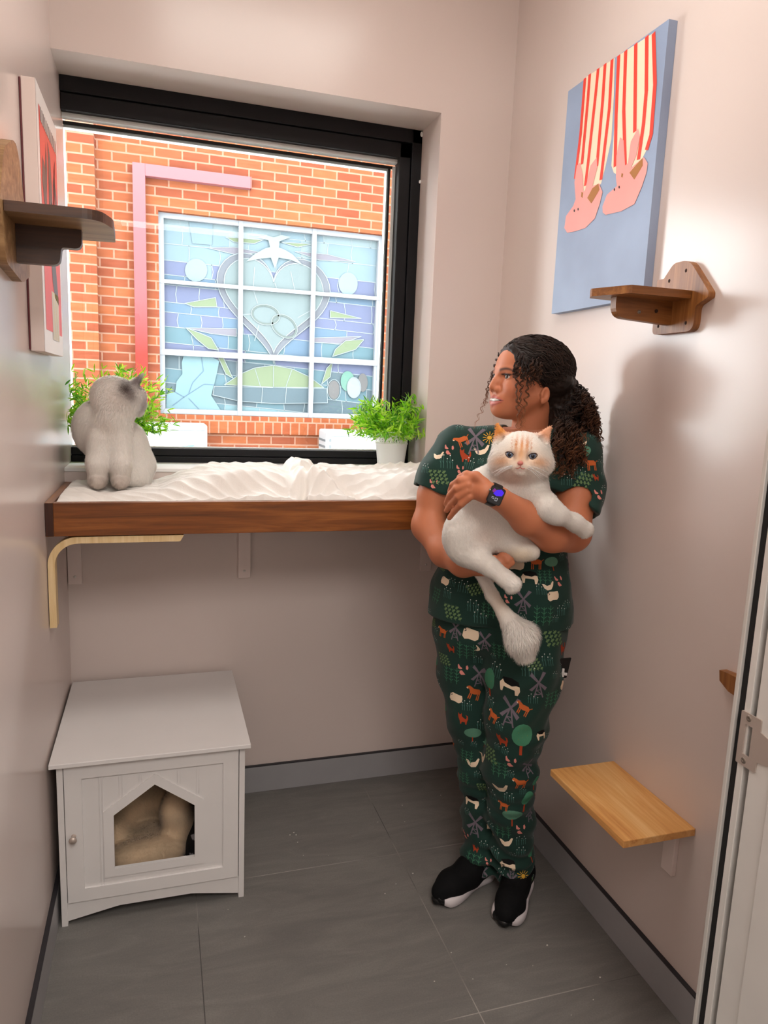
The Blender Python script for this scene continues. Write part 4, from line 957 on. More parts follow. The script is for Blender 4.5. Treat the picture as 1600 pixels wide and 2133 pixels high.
def bez(pts, k):
    pts = np.array(pts, float); t = np.linspace(0, 1, k)[:, None]; n = len(pts)-1; out = 0
    for i in range(n+1): out = out+math.comb(n, i)*t**i*(1-t)**(n-i)*pts[i]
    return out
def helix(pts, rad, pitch, seed=None, ph=0.0):
    base = bez(pts, 40); L = np.linalg.norm(np.diff(base, axis=0), axis=1).sum(); turns = L/pitch; k = int(max(20, turns*10)); base = bez(pts, k)
    r = np.random.RandomState(rs_.randint(1 << 30) if seed is None else seed); t = np.linspace(0, 1, k)
    T = np.gradient(base, axis=0); T /= np.linalg.norm(T, axis=1)[:, None]+1e-9; A = np.cross(T, np.array([0.7, 0.1, 0.2])); A /= np.linalg.norm(A, axis=1)[:, None]; B = np.cross(T, A)
    nz_ = sum(np.sin(t*6.283*turns*f+r.rand()*6.28)*g for f, g in ((0.17, 0.5), (0.31, 0.35), (0.53, 0.2)))
    a = r.rand()*6.283+ph+t*turns*6.283+1.1*nz_; g = np.minimum(1, t*3.5)*(0.75+0.45*np.sin(t*turns*1.7+r.rand()*6.28)); fl = 0.55+0.45*r.rand()
    wob = np.stack([np.sin(t*turns*1.1+r.rand()*6.28) for _ in range(3)], 1)*rad*0.45*t[:, None]
    return base+wob+rad*g[:, None]*(np.cos(a)[:, None]*A+fl*np.sin(a)[:, None]*B)
ec = np.array([0, 0.018, 0.033]); er = np.array([0.0805, 0.1035, 0.0785]); Tl = np.array([0.012, 0.118, -0.010])
def escalp(d): d = d/np.linalg.norm(d); return ec+d/np.sqrt(((d/er)**2).sum())
for i in range(1150):
    th = rs_.uniform(-1.95, 1.95)                      # around the hairline, from ear over the top to ear
    fr = rs_.uniform(0, 1)**1.4
    start = np.array([math.sin(th)*0.98, -2.8+3.2*fr+1.0*abs(math.sin(th))**3*(1-0.6*fr), math.cos(th)*0.95+0.02]); start /= np.linalg.norm(start)
    q0_ = escalp(start)
    if q0_[1] < -0.045 and q0_[2] < 0.073-0.9*max(0, abs(q0_[0])-0.03) and abs(q0_[0]) < 0.056: continue
    end = (Tl-ec)/np.linalg.norm(Tl-ec)*1.0; om = math.acos(np.clip(start@end, -1, 1));k = 52; pts = []; ph = rs_.rand()*6.28; w = rs_.uniform(0.025, 0.065); off = rs_.uniform(0.0, 0.005)
    sag = rs_.uniform(-0.1, 0.12)
    for j in range(k):
        tq = j/(k-1); dv_ = (math.sin((1-tq)*om)*start+math.sin(tq*om)*end)/math.sin(om); side = np.cross(dv_, end-start); side /= np.linalg.norm(side)+1e-9
        dv_ = dv_+side*(w*math.sin(ph+tq*om*15)*math.sin(math.pi*min(1, tq*1.1)+0.05)+sag*math.sin(math.pi*tq)); q = escalp(dv_); q = q+(q-ec)/np.linalg.norm(q-ec)*(off+0.0022*math.sin(ph*2+tq*26)); pts.append(HL(*q))
    br = rs_.rand(); strand(pts, rs_.uniform(0.0006, 0.0014), HB_*(1+2.2*br**3), HB_*(1+3.6*br*br))
for i in range(330):       # hair swept back under and behind the ears
    sg_ = 1 if rs_.rand() < 0.65 else -1; start = np.array([sg_*rs_.uniform(0.35, 1.0), rs_.uniform(0.28, 0.9), rs_.uniform(-0.95, 0.1)]); start /= np.linalg.norm(start)
    end = (Tl-ec)/np.linalg.norm(Tl-ec); om = math.acos(np.clip(start@end, -1, 1)); pts = []; ph = rs_.rand()*6.28; w = rs_.uniform(0.03, 0.07)
    for tq in np.linspace(0, 1, 30):
        dv_ = (math.sin((1-tq)*om)*start+math.sin(tq*om)*end)/math.sin(om); side = np.cross(dv_, end-start); side /= np.linalg.norm(side)+1e-9
        q = escalp(dv_+side*w*math.sin(ph+tq*om*15)*0.8); q = q+(q-ec)/np.linalg.norm(q-ec)*(0.002+0.002*math.sin(ph*2+tq*16)); pts.append(HL(*q))
    br = rs_.rand(); strand(pts, rs_.uniform(0.0007, 0.0014), HB_*(1+1.5*br**3), HB_*(1+2.5*br*br))
T0 = HL(*Tl)
def lock(pts, n, rad, pitch, c0, c1, r0=0.0012, jit=0.0022, xmax=None):
    sd = rs_.randint(1 << 30)
    for i in range(n):
        pp = [np.array(p)+rs_.normal(size=3)*jit*(0.4+0.4*j) for j, p in enumerate(pts)]
        P = helix(pp, rad*rs_.uniform(0.85, 1.15), pitch, sd, rs_.normal()*0.35)
        if xmax: P[:, 0] = np.minimum(P[:, 0], xmax)
        strand(P, r0*rs_.uniform(0.6, 1.2), c0, c1)
for i in range(125):                                    # tied ponytail of ringlets hanging down her back
    ex, ey = 1160+94*rs_.rand(), rs_.uniform(840, 985); ex = min(ex, 1214+(ey-850)*0.40)
    dv = rs_.uniform(-0.02, 0.095); e_ = J(ex, ey, dv); mx_ = J(1205+42*rs_.rand(), 812+22*rs_.rand(), dv+0.01)
    e_[0] = min(e_[0], RW-0.012); mx_[0] = min(mx_[0], RW-0.012); br = rs_.rand(); edge = np.clip((ex-1175)/65, 0, 1)
    lock([T0+rs_.normal(size=3)*0.008, mx_, mx_*0.4+e_*0.6+np.array([0.012, 0, 0.02]), e_], 5, rs_.uniform(0.004, 0.0085), rs_.uniform(0.016, 0.026), HB_*(1+1.5*edge), HB_*(1-0.75*edge*br-0.08*br)+HD_*(0.85*edge*br+0.08*br), 0.0014, 0.003, RW-0.004)
for i in range(34):                                     # curls that fall forward over her left shoulder
    ex, ey = rs_.uniform(1150, 1222), rs_.uniform(920, 1000); ey = min(ey, 1005-abs(ex-1180)*0.6); br = rs_.rand()
    lock([J(1150+40*rs_.rand(), 850+20*rs_.rand(), 0.02), J((ex+1165)/2, 885, -0.03), J(ex, ey-30, -0.07), J(ex, ey, -0.075-0.02*rs_.rand())], 5, rs_.uniform(0.005, 0.009), rs_.uniform(0.017, 0.026), HB_*1.2, HB_*(1-br)*1.5+HD_*br, 0.0014, 0.003)
Cb = HD_*1.7
lock([HL(0.054, -0.062, 0.055), J(1078, 772, -0.085), J(1072, 818, -0.078), J(1080, 862, -0.07), J(1078, 893, -0.07)], 6, 0.0048, 0.019, HB_*2.6, Cb, 0.0010, 0.0014)
lock([HL(0.062, -0.048, 0.050), J(1096, 778, -0.088), J(1101, 818, -0.082), J(1096, 850, -0.075), J(1089, 885, -0.07)], 6, 0.0052, 0.021, HB_*2.6, Cb, 0.0010, 0.0014)
lock([HL(0.058, -0.055, 0.055), J(1086, 772, -0.088), J(1080, 830, -0.080), J(1088, 868, -0.07), J(1084, 896, -0.07)], 4, 0.0045, 0.017, HB_*2.6, Cb*0.8, 0.0009, 0.0014)
for i in range(26):       # loose curls over the temple and above the ear
    a0 = rs_.rand(); s_ = HL(0.054+0.016*a0, -0.070+0.060*a0, 0.062-0.030*rs_.rand()); x_ = 1074+46*a0+rs_.normal()*3; y_ = 765+rs_.uniform(0, 42)
    lock([s_, J(x_, y_-24, -0.090), J(x_+4*rs_.normal(), y_-8, -0.090), J(x_+4*rs_.normal(), y_, -0.088)], 3, 0.0045, 0.017, HB_*1.4, HB_+HD_*0.5*rs_.rand(), 0.0012, 0.0016)
lock([HL(-0.040, -0.074, 0.062), J(1042, 742, 0.02), J(1028, 765, 0.045), J(1022, 792, 0.045)], 8, 0.0050, 0.017, HB_*1.4, HB_+HD_*0.5, 0.0011, 0.002)
lock([HL(-0.046, -0.066, 0.058), J(1032, 775, 0.04), J(1018, 815, 0.04), J(1008, 850, 0.03), J(989, 888, 0.02)], 3, 0.0052, 0.020, HB_*2.6, Cb, 0.0009, 0.002)
lock([HL(-0.048, -0.060, 0.056), J(1024, 790, 0.045), J(1012, 822, 0.045), J(1008, 848, 0.04)], 4, 0.0050, 0.017, HB_*2.6, Cb, 0.0009, 0.002)
npmesh('hair', np.concatenate(hV), np.concatenate(hF), M_hair, person, col=np.concatenate(hC))

# ------------------------------------------------------------------ scrubs
def folds(P, amp, seed=0, fr=1.0):
    n = noise3(P, 22*fr, seed); q = P@np.array([0.9, 0.4, -0.5])*70*fr+n*5; q2 = P@np.array([-0.4, 0.3, 0.9])*48*fr+noise3(P, 16*fr, seed+1)*5
    return amp*(0.6*np.sin(q)*(0.5+0.5*noise3(P, 14, seed+2))+0.7*np.sin(q2)*(0.5+0.5*noise3(P, 11, seed+3)))
SLO = J(1050, 1080, 0.0)
FS = Field(SLO+np.array([-0.32, -0.30, -0.36]), SLO+np.array([0.34, 0.26, 0.36]), 0.0032)
c = FS.cap
c(J(1098, 918, 0.06), J(962, 926, 0.045), 0.046, 0.046, 0.03); c(J(1098, 918, 0.06), J(1200, 942, 0.02), 0.046, 0.052, 0.03)
c(J(1015, 980, 0.065), J(1150, 985, 0.045), 0.098, 0.098, 0.05); FS.ell(J(1040, 1015, 0.0), 0.075, 0.05); FS.ell(J(1125, 1015, -0.01), 0.075, 0.05)
c(J(1020, 1110, 0.06), J(1112, 1110, 0.05), 0.094, 0.094, 0.06); c(J(990, 1215, 0.045), J(1095, 1215, 0.03), 0.112, 0.112, 0.07); c(J(985, 1275, 0.04), J(1100, 1275, 0.03), 0.122, 0.122, 0.05)
FS.chain([J(945, 938, 0.04), J(918, 985, 0.035), J(905, 1018, 0.03)], [0.056, 0.055, 0.055], 0.03)
FS.chain([J(1205, 955, 0.01), J(1203, 1010, -0.015), J(1198, 1060, -0.045)], [0.060, 0.061, 0.062], 0.03)
# openings: sleeve mouths, neckline, hem
ed = J(905, 1018, 0.03)-J(918, 985, 0.035); ed /= np.linalg.norm(ed)
c(J(905, 1012, 0.03), J(905, 1012, 0.03)+ed*0.08, 0.0465, 0.0465, 0.003, 's')
e2_ = J(1198, 1060, -0.045)-J(1203, 1010, -0.015); e2_ /= np.linalg.norm(e2_)
c(J(1196, 1052, -0.048), J(1196, 1052, -0.048)+e2_*0.09, 0.055, 0.055, 0.003, 's')
P0 = J(1045, 1292, 0.0); zh = P0[2]
def cutbox(F, pt, n, rad):       # cut away what lies beyond a plane, near a point
    n = n/np.linalg.norm(n); sl, P = F.sub(pt-rad, pt+rad); d = (P-pt)@n; inside = (np.linalg.norm(P-pt, axis=-1) < rad)
    g = F.f[sl]; F.f[sl] = np.where(inside & (d > -0.004), np.maximum(g, d.astype(np.float32)), g)
cutbox(FS, J(906, 1019, 0.03), ed+0.1*UH, 0.075); cutbox(FS, J(1199, 1052, -0.045), e2_+0.38*UH*-1+np.array([0, 0, -0.1]), 0.088)
FS.cap(J(1104, 800, 0.05), J(1100, 912, 0.035), 0.060, 0.060, 0.006, 's'); FS.cap(J(1098, 900, 0.0), J(1088, 925, -0.10), 0.034, 0.03, 0.01, 's')
FS.warp(lambda P: folds(P, 0.0085, 2)+0.0018*noise3(P, 120, 9))
FS.plane((0, 0, -1), -zh)
FS.cap(J(985, 1300, 0.04), J(1100, 1300, 0.03), 0.112, 0.112, 0.004, 's')
Vsh, Fsh = FS.mesh(); Vsh = smooth(Vsh, Fsh, 2)
t = NT('scrubs_cotton'); v = t.coords(); t.l(t.ramp(t.noise(v, 6, 3), [(0.3, lin((21, 49, 42))), (0.7, lin((26, 57, 49)))]), t.b.inputs['Base Color'])
t.b.inputs['Roughness'].default_value = 0.8; t.b.inputs['Sheen Weight'].default_value = 0.12; t.b.inputs['Specular IOR Level'].default_value = 0.25
t.bump(t.noise(v, 900, 2), 0.12, 0.0006); M_scrub = t.m
PL = J(1060, 1520, 0)
FP = Field(np.array([0.93, -0.96, 0.02]), np.array([1.40, -0.46, 0.90]), 0.0034)
c = FP.cap
c(J(992, 1240, 0.045), J(1095, 1240, 0.03), 0.108, 0.108, 0.04); c(J(985, 1300, 0.045), J(1096, 1300, 0.02), 0.106, 0.110, 0.05)
FP.chain([J(972, 1320, 0.045), J(968, 1400, 0.04), J(982, 1500, 0.03), J(996, 1600, 0.035), J(1000, 1700, 0.035), J(1003, 1770, 0.03), J(1000, 1800, 0.022)], [0.092, 0.074, 0.064, 0.055, 0.049, 0.050, 0.047], 0.02)
FP.chain([J(1086, 1320, 0.015), J(1090, 1400, -0.01), J(1075, 1500, -0.035), J(1063, 1600, -0.035), J(1064, 1700, -0.015), J(1070, 1780, 0.0), J(1070, 1818, 0.0)], [0.108, 0.102, 0.082, 0.069, 0.062, 0.055, 0.050], 0.02)
FP.cap(J(1030, 1830, 0.005), J(1035, 1345, -0.06), 0.0012, 0.0030, 0.008, 's')
def pfold(P):
    lo = np.clip((0.42-P[:, 2])/0.3, 0, 1); kn = np.exp(-((P[:, 2]-0.42)/0.10)**2)
    return folds(P, 0.0070, 21)+(0.0085*lo+0.0045*kn)*np.sin(P[:, 2]*120+6*noise3(P, 22, 4)+4*noise3(P, 9, 8))*(0.5+0.8*noise3(P, 18, 6))
FP.warp(pfold)
FP.plane((0, 0, -1), -0.036)
Vp, Fp = FP.mesh(); Vp = smooth(Vp, Fp, 2)

# printed farm motifs: thin shapes laid on the cloth, kept in the garment's own mesh
MC = {'wind': (112, 102, 112), 'gold': (220, 168, 60), 'cream': (236, 214, 186), 'dark': (20, 20, 22), 'orange': (196, 98, 48), 'rust': (170, 66, 36), 'fern': (66, 122, 92), 'olive': (104, 132, 88), 'bush': (72, 136, 104), 'pink': (222, 140, 130), 'stem': (84, 132, 122), 'dot': (230, 232, 226), 'black': (9, 10, 11), 'teal': (92, 140, 116)}
mkeys = list(MC); M_mot = [M_scrub]+[mat('print_'+k, MC[k], 0.8, var=0.04, spec=0.25) for k in mkeys]
def oval(cx, cy, rx, ry, rot=0, n=12):
    r = math.radians(rot); return [(cx+rx*math.cos(a)*math.cos(r)-ry*math.sin(a)*math.sin(r), cy+rx*math.cos(a)*math.sin(r)+ry*math.sin(a)*math.cos(r)) for a in np.linspace(0, 2*math.pi, n, endpoint=False)]
def stroke(x0, y0, x1, y1, w):
    d = math.hypot(x1-x0, y1-y0)+1e-9; nx, ny = -(y1-y0)/d*w/2, (x1-x0)/d*w/2; return [(x0-nx, y0-ny), (x1-nx, y1-ny), (x1+nx, y1+ny), (x0+nx, y0+ny)]
def M_windmill():
    out = []
    for a in (50, 128, 222, 312):
        r = math.radians(a); c_, s_ = math.cos(r), math.sin(r); out.append(([(0.03*-s_, 0.12+0.03*c_), (0.40*c_-0.085*s_, 0.12+0.40*s_+0.085*c_), (0.44*c_+0.05*s_, 0.12+0.44*s_-0.05*c_), (-0.03*-s_, 0.12-0.03*c_)], 'wind'))
    out += [(stroke(-0.02, 0.1, -0.17, -0.5, 0.05), 'wind'), (stroke(0.02, 0.1, 0.17, -0.5, 0.05), 'wind'), (stroke(-0.1, -0.18, 0.1, -0.18, 0.035), 'wind'), (stroke(-0.13, -0.36, 0.13, -0.36, 0.035), 'wind'), (stroke(-0.08, -0.18, 0.12, -0.36, 0.03), 'wind')]
    return out
def M_sun(): return [(oval(0, 0, 0.17, 0.17), 'gold')]+[(stroke(0.22*math.cos(a), 0.22*math.sin(a), (0.46+0.05*(i % 2))*math.cos(a), (0.46+0.05*(i % 2))*math.sin(a), 0.05), 'gold') for i, a in enumerate(np.linspace(0, 6.283, 13)[:-1])]
def M_sheep(): return [([(-0.5, -0.2), (-0.46, 0.22), (-0.28, 0.34), (0.1, 0.30), (0.42, 0.28), (0.5, 0.05), (0.48, -0.2), (0.30, -0.34), (-0.1, -0.30), (-0.35, -0.36)], 'cream'), (stroke(-0.42, 0.30, -0.30, 0.16, 0.04), 'dark'), (stroke(-0.30, 0.16, -0.40, 0.10, 0.04), 'dark')]
def M_dog(col='orange'):
    o = [([(-0.42, 0.22), (-0.30, 0.30), (-0.1, 0.2), (0.25, 0.2), (0.40, 0.08), (0.38, -0.08), (0.0, -0.12), (-0.22, -0.08), (-0.30, 0.08)], col), ([(-0.52, 0.22), (-0.46, 0.30), (-0.36, 0.34), (-0.30, 0.22), (-0.40, 0.14)], col)]
    for x in (-0.22, -0.12, 0.24, 0.34): o.append((stroke(x, -0.05, x-0.02, -0.42, 0.055), col))
    o += [(stroke(0.38, 0.10, 0.52, 0.2, 0.04), col), (stroke(-0.50, 0.2, -0.42, 0.15, 0.05), 'cream')]; return o
def M_cat(col='rust'): return [([(-0.30, 0.42), (-0.22, 0.28), (-0.12, 0.30), (-0.06, 0.40), (-0.04, 0.15), (0.15, 0.02), (0.28, -0.05), (0.32, 0.12), (0.24, 0.28), (0.38, 0.22), (0.42, 0.0), (0.36, -0.22), (0.34, -0.42), (0.26, -0.42), (0.22, -0.25), (-0.02, -0.26), (-0.04, -0.42), (-0.12, -0.42), (-0.16, -0.2), (-0.28, 0.05), (-0.32, 0.22)], col)]
def M_trees():
    o = []
    for i, x in enumerate((-0.32, 0.0, 0.32)):
        o.append((stroke(x, -0.5, x, 0.46-0.08*(i % 2), 0.030), 'fern'))
        for y in (-0.34, -0.14, 0.06, 0.26): o += [(stroke(x, y, x-0.13, y+0.10, 0.03), 'fern'), (stroke(x, y, x+0.13, y+0.10, 0.03), 'fern')]
    return o
def M_fern():
    o = []
    for i in range(4):
        x0 = -0.36+i*0.22; o.append((stroke(x0-0.08, 0.36, x0+0.20, -0.36, 0.02), 'olive'))
        for k in range(4): o.append((oval(x0-0.02+k*0.065, 0.27-k*0.17, 0.10, 0.052, 35, 8), 'olive'))
    return o
def M_bush(): return [(oval(0, 0.14, 0.30, 0.36, 0, 16), 'bush'), (stroke(0, -0.20, 0, -0.5, 0.08), 'rust')]+[(stroke(x, y, x+0.01, y+0.04, 0.016), 'olive') for x, y in ((-0.12, 0.2), (0.08, 0.3), (0.0, 0.05), (0.15, 0.1), (-0.1, -0.02), (-0.04, 0.36))]
def M_wide(): return [(oval(0, 0.05, 0.48, 0.30, 0, 16), 'teal'), (stroke(0, -0.22, 0.02, -0.5, 0.06), 'rust')]
def M_hens(): return [([(-0.45, 0.35), (-0.38, 0.42), (-0.30, 0.26), (-0.10, 0.10), (-0.22, 0.02), (-0.42, 0.08)], 'pink'), ([(0.15, 0.30), (0.26, 0.36), (0.34, 0.16), (0.28, 0.0), (0.16, 0.06)], 'pink'), ([(-0.28, -0.08), (-0.12, -0.05), (0.14, -0.36), (-0.16, -0.40), (-0.30, -0.26)], 'pink')]
def M_flow():
    o = []
    for x, h in ((-0.35, 0.25), (-0.18, 0.42), (0.05, 0.20), (0.22, 0.40), (0.38, 0.12)): o += [(stroke(x+0.03, -0.4, x, h-0.06, 0.022), 'stem'), (stroke(x+0.02, -0.1, x-0.06, 0.06, 0.018), 'stem'), (oval(x, h, 0.038, 0.038, 0, 8), 'dot')]
    return o
def M_goose(): return [([(-0.5, 0.22), (-0.3, 0.18), (-0.1, 0.05), (0.2, 0.15), (0.36, 0.42), (0.48, 0.40), (0.40, 0.05), (0.25, -0.22), (-0.05, -0.30), (-0.30, -0.15)], 'cream')]
def M_cow(): return [([(-0.42, 0.30), (0.0, 0.38), (0.36, 0.30), (0.48, 0.05), (0.3, -0.1), (-0.2, -0.1), (-0.48, 0.0)], 'black'), ([(-0.52, 0.02), (-0.40, 0.20), (-0.28, 0.08), (0.1, 0.02), (0.30, 0.10), (0.45, 0.08), (0.50, -0.15), (0.42, -0.42), (0.30, -0.42), (0.26, -0.15), (0.05, -0.12), (-0.28, -0.10), (-0.32, -0.38), (-0.42, -0.38)], 'cream')]
KIND = {'windmill': M_windmill, 'sun': M_sun, 'sheep': M_sheep, 'dog': M_dog, 'cat': M_cat, 'trees': M_trees, 'fern': M_fern, 'bush': M_bush, 'wide': M_wide, 'hens': M_hens, 'flow': M_flow, 'goose': M_goose, 'cow': M_cow}
def subdiv(tris, mx):
    out = []; st = list(tris)
    while st:
        t_ = st.pop(); e = [(np.linalg.norm(t_[i]-t_[(i+1) % 3]), i) for i in range(3)]; L, i = max(e)
        if L <= mx: out.append(t_); continue
        a, b, c_ = t_[i], t_[(i+1) % 3], t_[(i+2) % 3]; md = (a+b)/2; st += [(a, md, c_), (md, b, c_)]
    return out
MCACHE = {}
def mot_tris(kind, size):
    key = (kind, round(size, 3))
    if key not in MCACHE:
        r = []
        for pts, cn in KIND[kind]():
            for t_ in tessellate_polygon([[Vector((x, y, 0)) for x, y in pts]]):
                r.append((subdiv([tuple(np.array(pts[i])*size for i in t_)], 0.0075), 1+mkeys.index(cn)))
        MCACHE[key] = r
    return MCACHE[key]
def printed(name, V, F, placed, fill, seed, fillscale):
    bvh = BVHTree.FromPolygons(V.tolist(), F.tolist(), epsilon=0.0)
    NV = vnormals(V, F); oV, oF, oM = [], [], []; base = len(V); taken = []
    def stamp(kind, p, n, size, rot):
        nonlocal base
        n = np.array(n); up = ZH-(ZH@n)*n; up /= np.linalg.norm(up)+1e-9; rt = np.cross(up, n); r = math.radians(rot)
        rt, up = rt*math.cos(r)+up*math.sin(r), up*math.cos(r)-rt*math.sin(r); lv = 0
        for tris, mi in mot_tris(kind, size):
            lv += 1
            for t_ in tris:
                q = []
                for a in t_:
                    w = p+rt*a[0]+up*a[1]; h = bvh.ray_cast(Vector(w+n*0.03), Vector(-n), 0.075)
                    if h[0] is None or np.array(h[1])@n < 0.15: break
                    q.append(np.array(h[0])+np.array(h[1])*(0.0007+0.00004*(lv % 30)))
                if len(q) == 3:
                    if np.cross(q[1]-q[0], q[2]-q[0])@n < 0: q = q[::-1]
                    oV.extend(q); oF.append((base, base+1, base+2)); oM.append(mi); base += 3
        taken.append((p, size))
    for kind, px, py, size, rot in placed:
        dr = pray(px, py); h = bvh.ray_cast(Vector(CAM), Vector(dr/np.linalg.norm(dr)))
        if h[0] is None: continue
        nn = np.array(h[1])
        f_ = F[h[2]]; nn = NV[f_].mean(0); nn = nn-0.0; nn /= np.linalg.norm(nn)
        stamp(kind, np.array(h[0]), nn, rp(size), rot)
    r = np.random.RandomState(seed); names_ = ['flow', 'flow', 'dog', 'sheep', 'trees', 'fern', 'windmill', 'hens', 'cat', 'flow', 'goose', 'wide', 'bush', 'flow']
    for _ in range(fill):
        i = r.randint(len(V)); kind = names_[r.randint(len(names_))]; size = {'flow': 0.034, 'hens': 0.032}.get(kind, 0.040)*fillscale*(0.8+0.4*r.rand())
        if any(np.linalg.norm(V[i]-p) < (s_+size)*0.50 for p, s_ in taken): continue
        stamp(kind, V[i], NV[i], size, r.uniform(-12, 12))
    for _ in range(int(fill*1.2)):
        i = r.randint(len(V)); size = 0.022*(0.8+0.4*r.rand())
        if any(np.linalg.norm(V[i]-p) < (s_+size)*0.42 for p, s_ in taken): continue
        stamp('flow', V[i], NV[i], size, r.uniform(-15, 15))
    VV = np.concatenate([V, np.array(oV)]); FF = F.tolist()+oF
    me = npmesh(name, VV, FF, M_mot, person, mi=[0]*len(F)+oM)
    return me
shirt = [('windmill', 990, 917, 62, 0), ('sun', 1020, 912, 30, 0), ('dog', 962, 917, 34, 25), ('cat', 968, 948, 34, 0), ('goose', 1003, 940, 34, 10), ('hens', 937, 937, 26, 0), ('goose', 912, 950, 26, 0), ('fern', 912, 994, 44, 0), ('hens', 960, 978, 22, 0), ('flow', 930, 962, 34, 0), ('flow', 978, 966, 30, 0), ('hens', 905, 1008, 24, 0), ('flow', 1005, 890, 26, 0),
         ('dog', 1230, 966, 34, 0), ('wide', 1214, 943, 38, 25), ('goose', 1210, 926, 24, 0), ('fern', 1216, 1003, 40, 60), ('flow', 1196, 1030, 34, 0), ('trees', 1232, 1038, 38, 0), ('cat', 1240, 994, 18, 0), ('hens', 1249, 1030, 26, 0), ('flow', 1208, 985, 28, 0), ('flow', 1180, 1000, 26, 0),
         ('sheep', 927, 1210, 24, -10), ('sheep', 1153, 1241, 28, 5), ('windmill', 1090, 1254, 50, 0), ('trees', 1133, 1282, 44, 0), ('fern', 940, 1275, 44, 0), ('sheep', 1076, 1176, 32, 0), ('cow', 1104, 1202, 34, 0), ('dog', 1115, 1172, 34, 0), ('wide', 1150, 1172, 34, 0), ('goose', 1142, 1222, 26, 0), ('hens', 1165, 1210, 28, 0), ('flow', 965, 1222, 30, 0), ('flow', 985, 1262, 30, 0), ('flow', 1000, 1285, 34, 0), ('fern', 988, 1228, 36, 20), ('trees', 1018, 1270, 34, 0), ('trees', 910, 1238, 36, 0), ('flow', 1127, 1228, 26, 0), ('flow', 1168, 1272, 26, 0), ('flow', 932, 1235, 26, 0), ('hens', 1060, 1248, 22, 0), ('trees', 1135, 1200, 32, 0), ('fern', 925, 1180, 28, 0)]
pants = [('dog', 922, 1315, 30, 0), ('windmill', 949, 1312, 46, 0), ('sheep', 981, 1321, 36, -5), ('windmill', 1010, 1337, 44, 0), ('cat', 938, 1349, 26, 0), ('trees', 972, 1356, 46, 0), ('fern', 924, 1372, 36, 0), ('hens', 966, 1395, 30, 0), ('windmill', 998, 1408, 50, 0), ('bush', 1019, 1422, 62, 0), ('cow', 1062, 1429, 44, -8), ('dog', 988, 1442, 40, -15), ('windmill', 1122, 1428, 56, 5), ('sheep', 950, 1453, 30, -8), ('windmill', 1063, 1482, 62, 0), ('dog', 1027, 1491, 32, -10), ('dog', 1090, 1475, 34, -20), ('cat', 963, 1496, 30, 0), ('wide', 985, 1528, 40, 0), ('bush', 1087, 1540, 72, 0), ('cat', 1045, 1540, 34, 0), ('fern', 1152, 1330, 50, 0), ('trees', 1148, 1455, 40, 0), ('flow', 1033, 1395, 36, 0), ('flow', 1100, 1395, 34, 0), ('fern', 1110, 1385, 36, 10), ('flow', 1022, 1462, 28, 0), ('hens', 1121, 1312, 22, 0), ('flow', 1140, 1375, 30, 0), ('sheep', 1171, 1427, 20, 60), ('trees', 940, 1405, 40, 0), ('trees', 1040, 1355, 36, 0), ('flow', 1165, 1300, 26, 0), ('flow', 972, 1470, 26, 0), ('flow', 1110, 1455, 26, 0), ('cow', 1128, 1530, 26, 0), ('goose', 995, 1352, 18, 60), ('flow', 1005, 1510, 28, 0),
         ('hens', 1066, 1588, 30, 0), ('trees', 1040, 1600, 40, 0), ('windmill', 1098, 1595, 42, 20), ('fern', 1020, 1570, 44, 0), ('goose', 1042, 1642, 36, 0), ('dog', 1084, 1632, 34, 0), ('cow', 983, 1668, 34, 0), ('windmill', 990, 1718, 56, 0), ('dog', 1049, 1677, 26, 0), ('wide', 1068, 1700, 46, 0), ('bush', 1096, 1668, 48, -10), ('hens', 1086, 1728, 28, 0), ('trees', 1048, 1728, 38, 0), ('goose', 1054, 1755, 30, 0), ('cow', 1058, 1802, 34, 0), ('sun', 1090, 1825, 28, 0), ('trees', 985, 1795, 40, 0), ('cat', 990, 1766, 20, 0), ('trees', 972, 1575, 34, 0), ('goose', 984, 1590, 32, 0), ('trees', 965, 1618, 34, 0), ('flow', 1060, 1662, 26, 0), ('flow', 1085, 1750, 28, 0), ('flow', 1085, 1775, 26, 0), ('windmill', 1066, 1828, 34, 180), ('hens', 1018, 1795, 20, 0), ('flow', 1030, 1775, 26, 0), ('fern', 1005, 1640, 30, 0), ('wide', 1012, 1545, 26, 0)]
printed('scrub_top', Vsh, Fsh, shirt, 260, 5, 1.0)
printed('scrub_trousers', Vp, Fp, pants, 330, 6, 1.0)
# card in the hip pocket
q = J(1172, 1392, -0.03); m = MB()
m.obox(q, UH*0.016+DH*0.010, -DH*0.003+UH*0.001, np.array([0.0, 0, 0.028])+UH*0.004, 0)
m.obox(q+np.array([0, 0, -0.013])-DH*0.0055, UH*0.0125, -DH*0.001, ZH*0.004, 1); m.obox(q+np.array([0, 0, -0.010])-DH*0.0055+UH*0.002, UH*0.003, -DH*0.001, ZH*0.012, 1)
m.build('pocket_card', [M_gasket, M_white], person, 0.001)

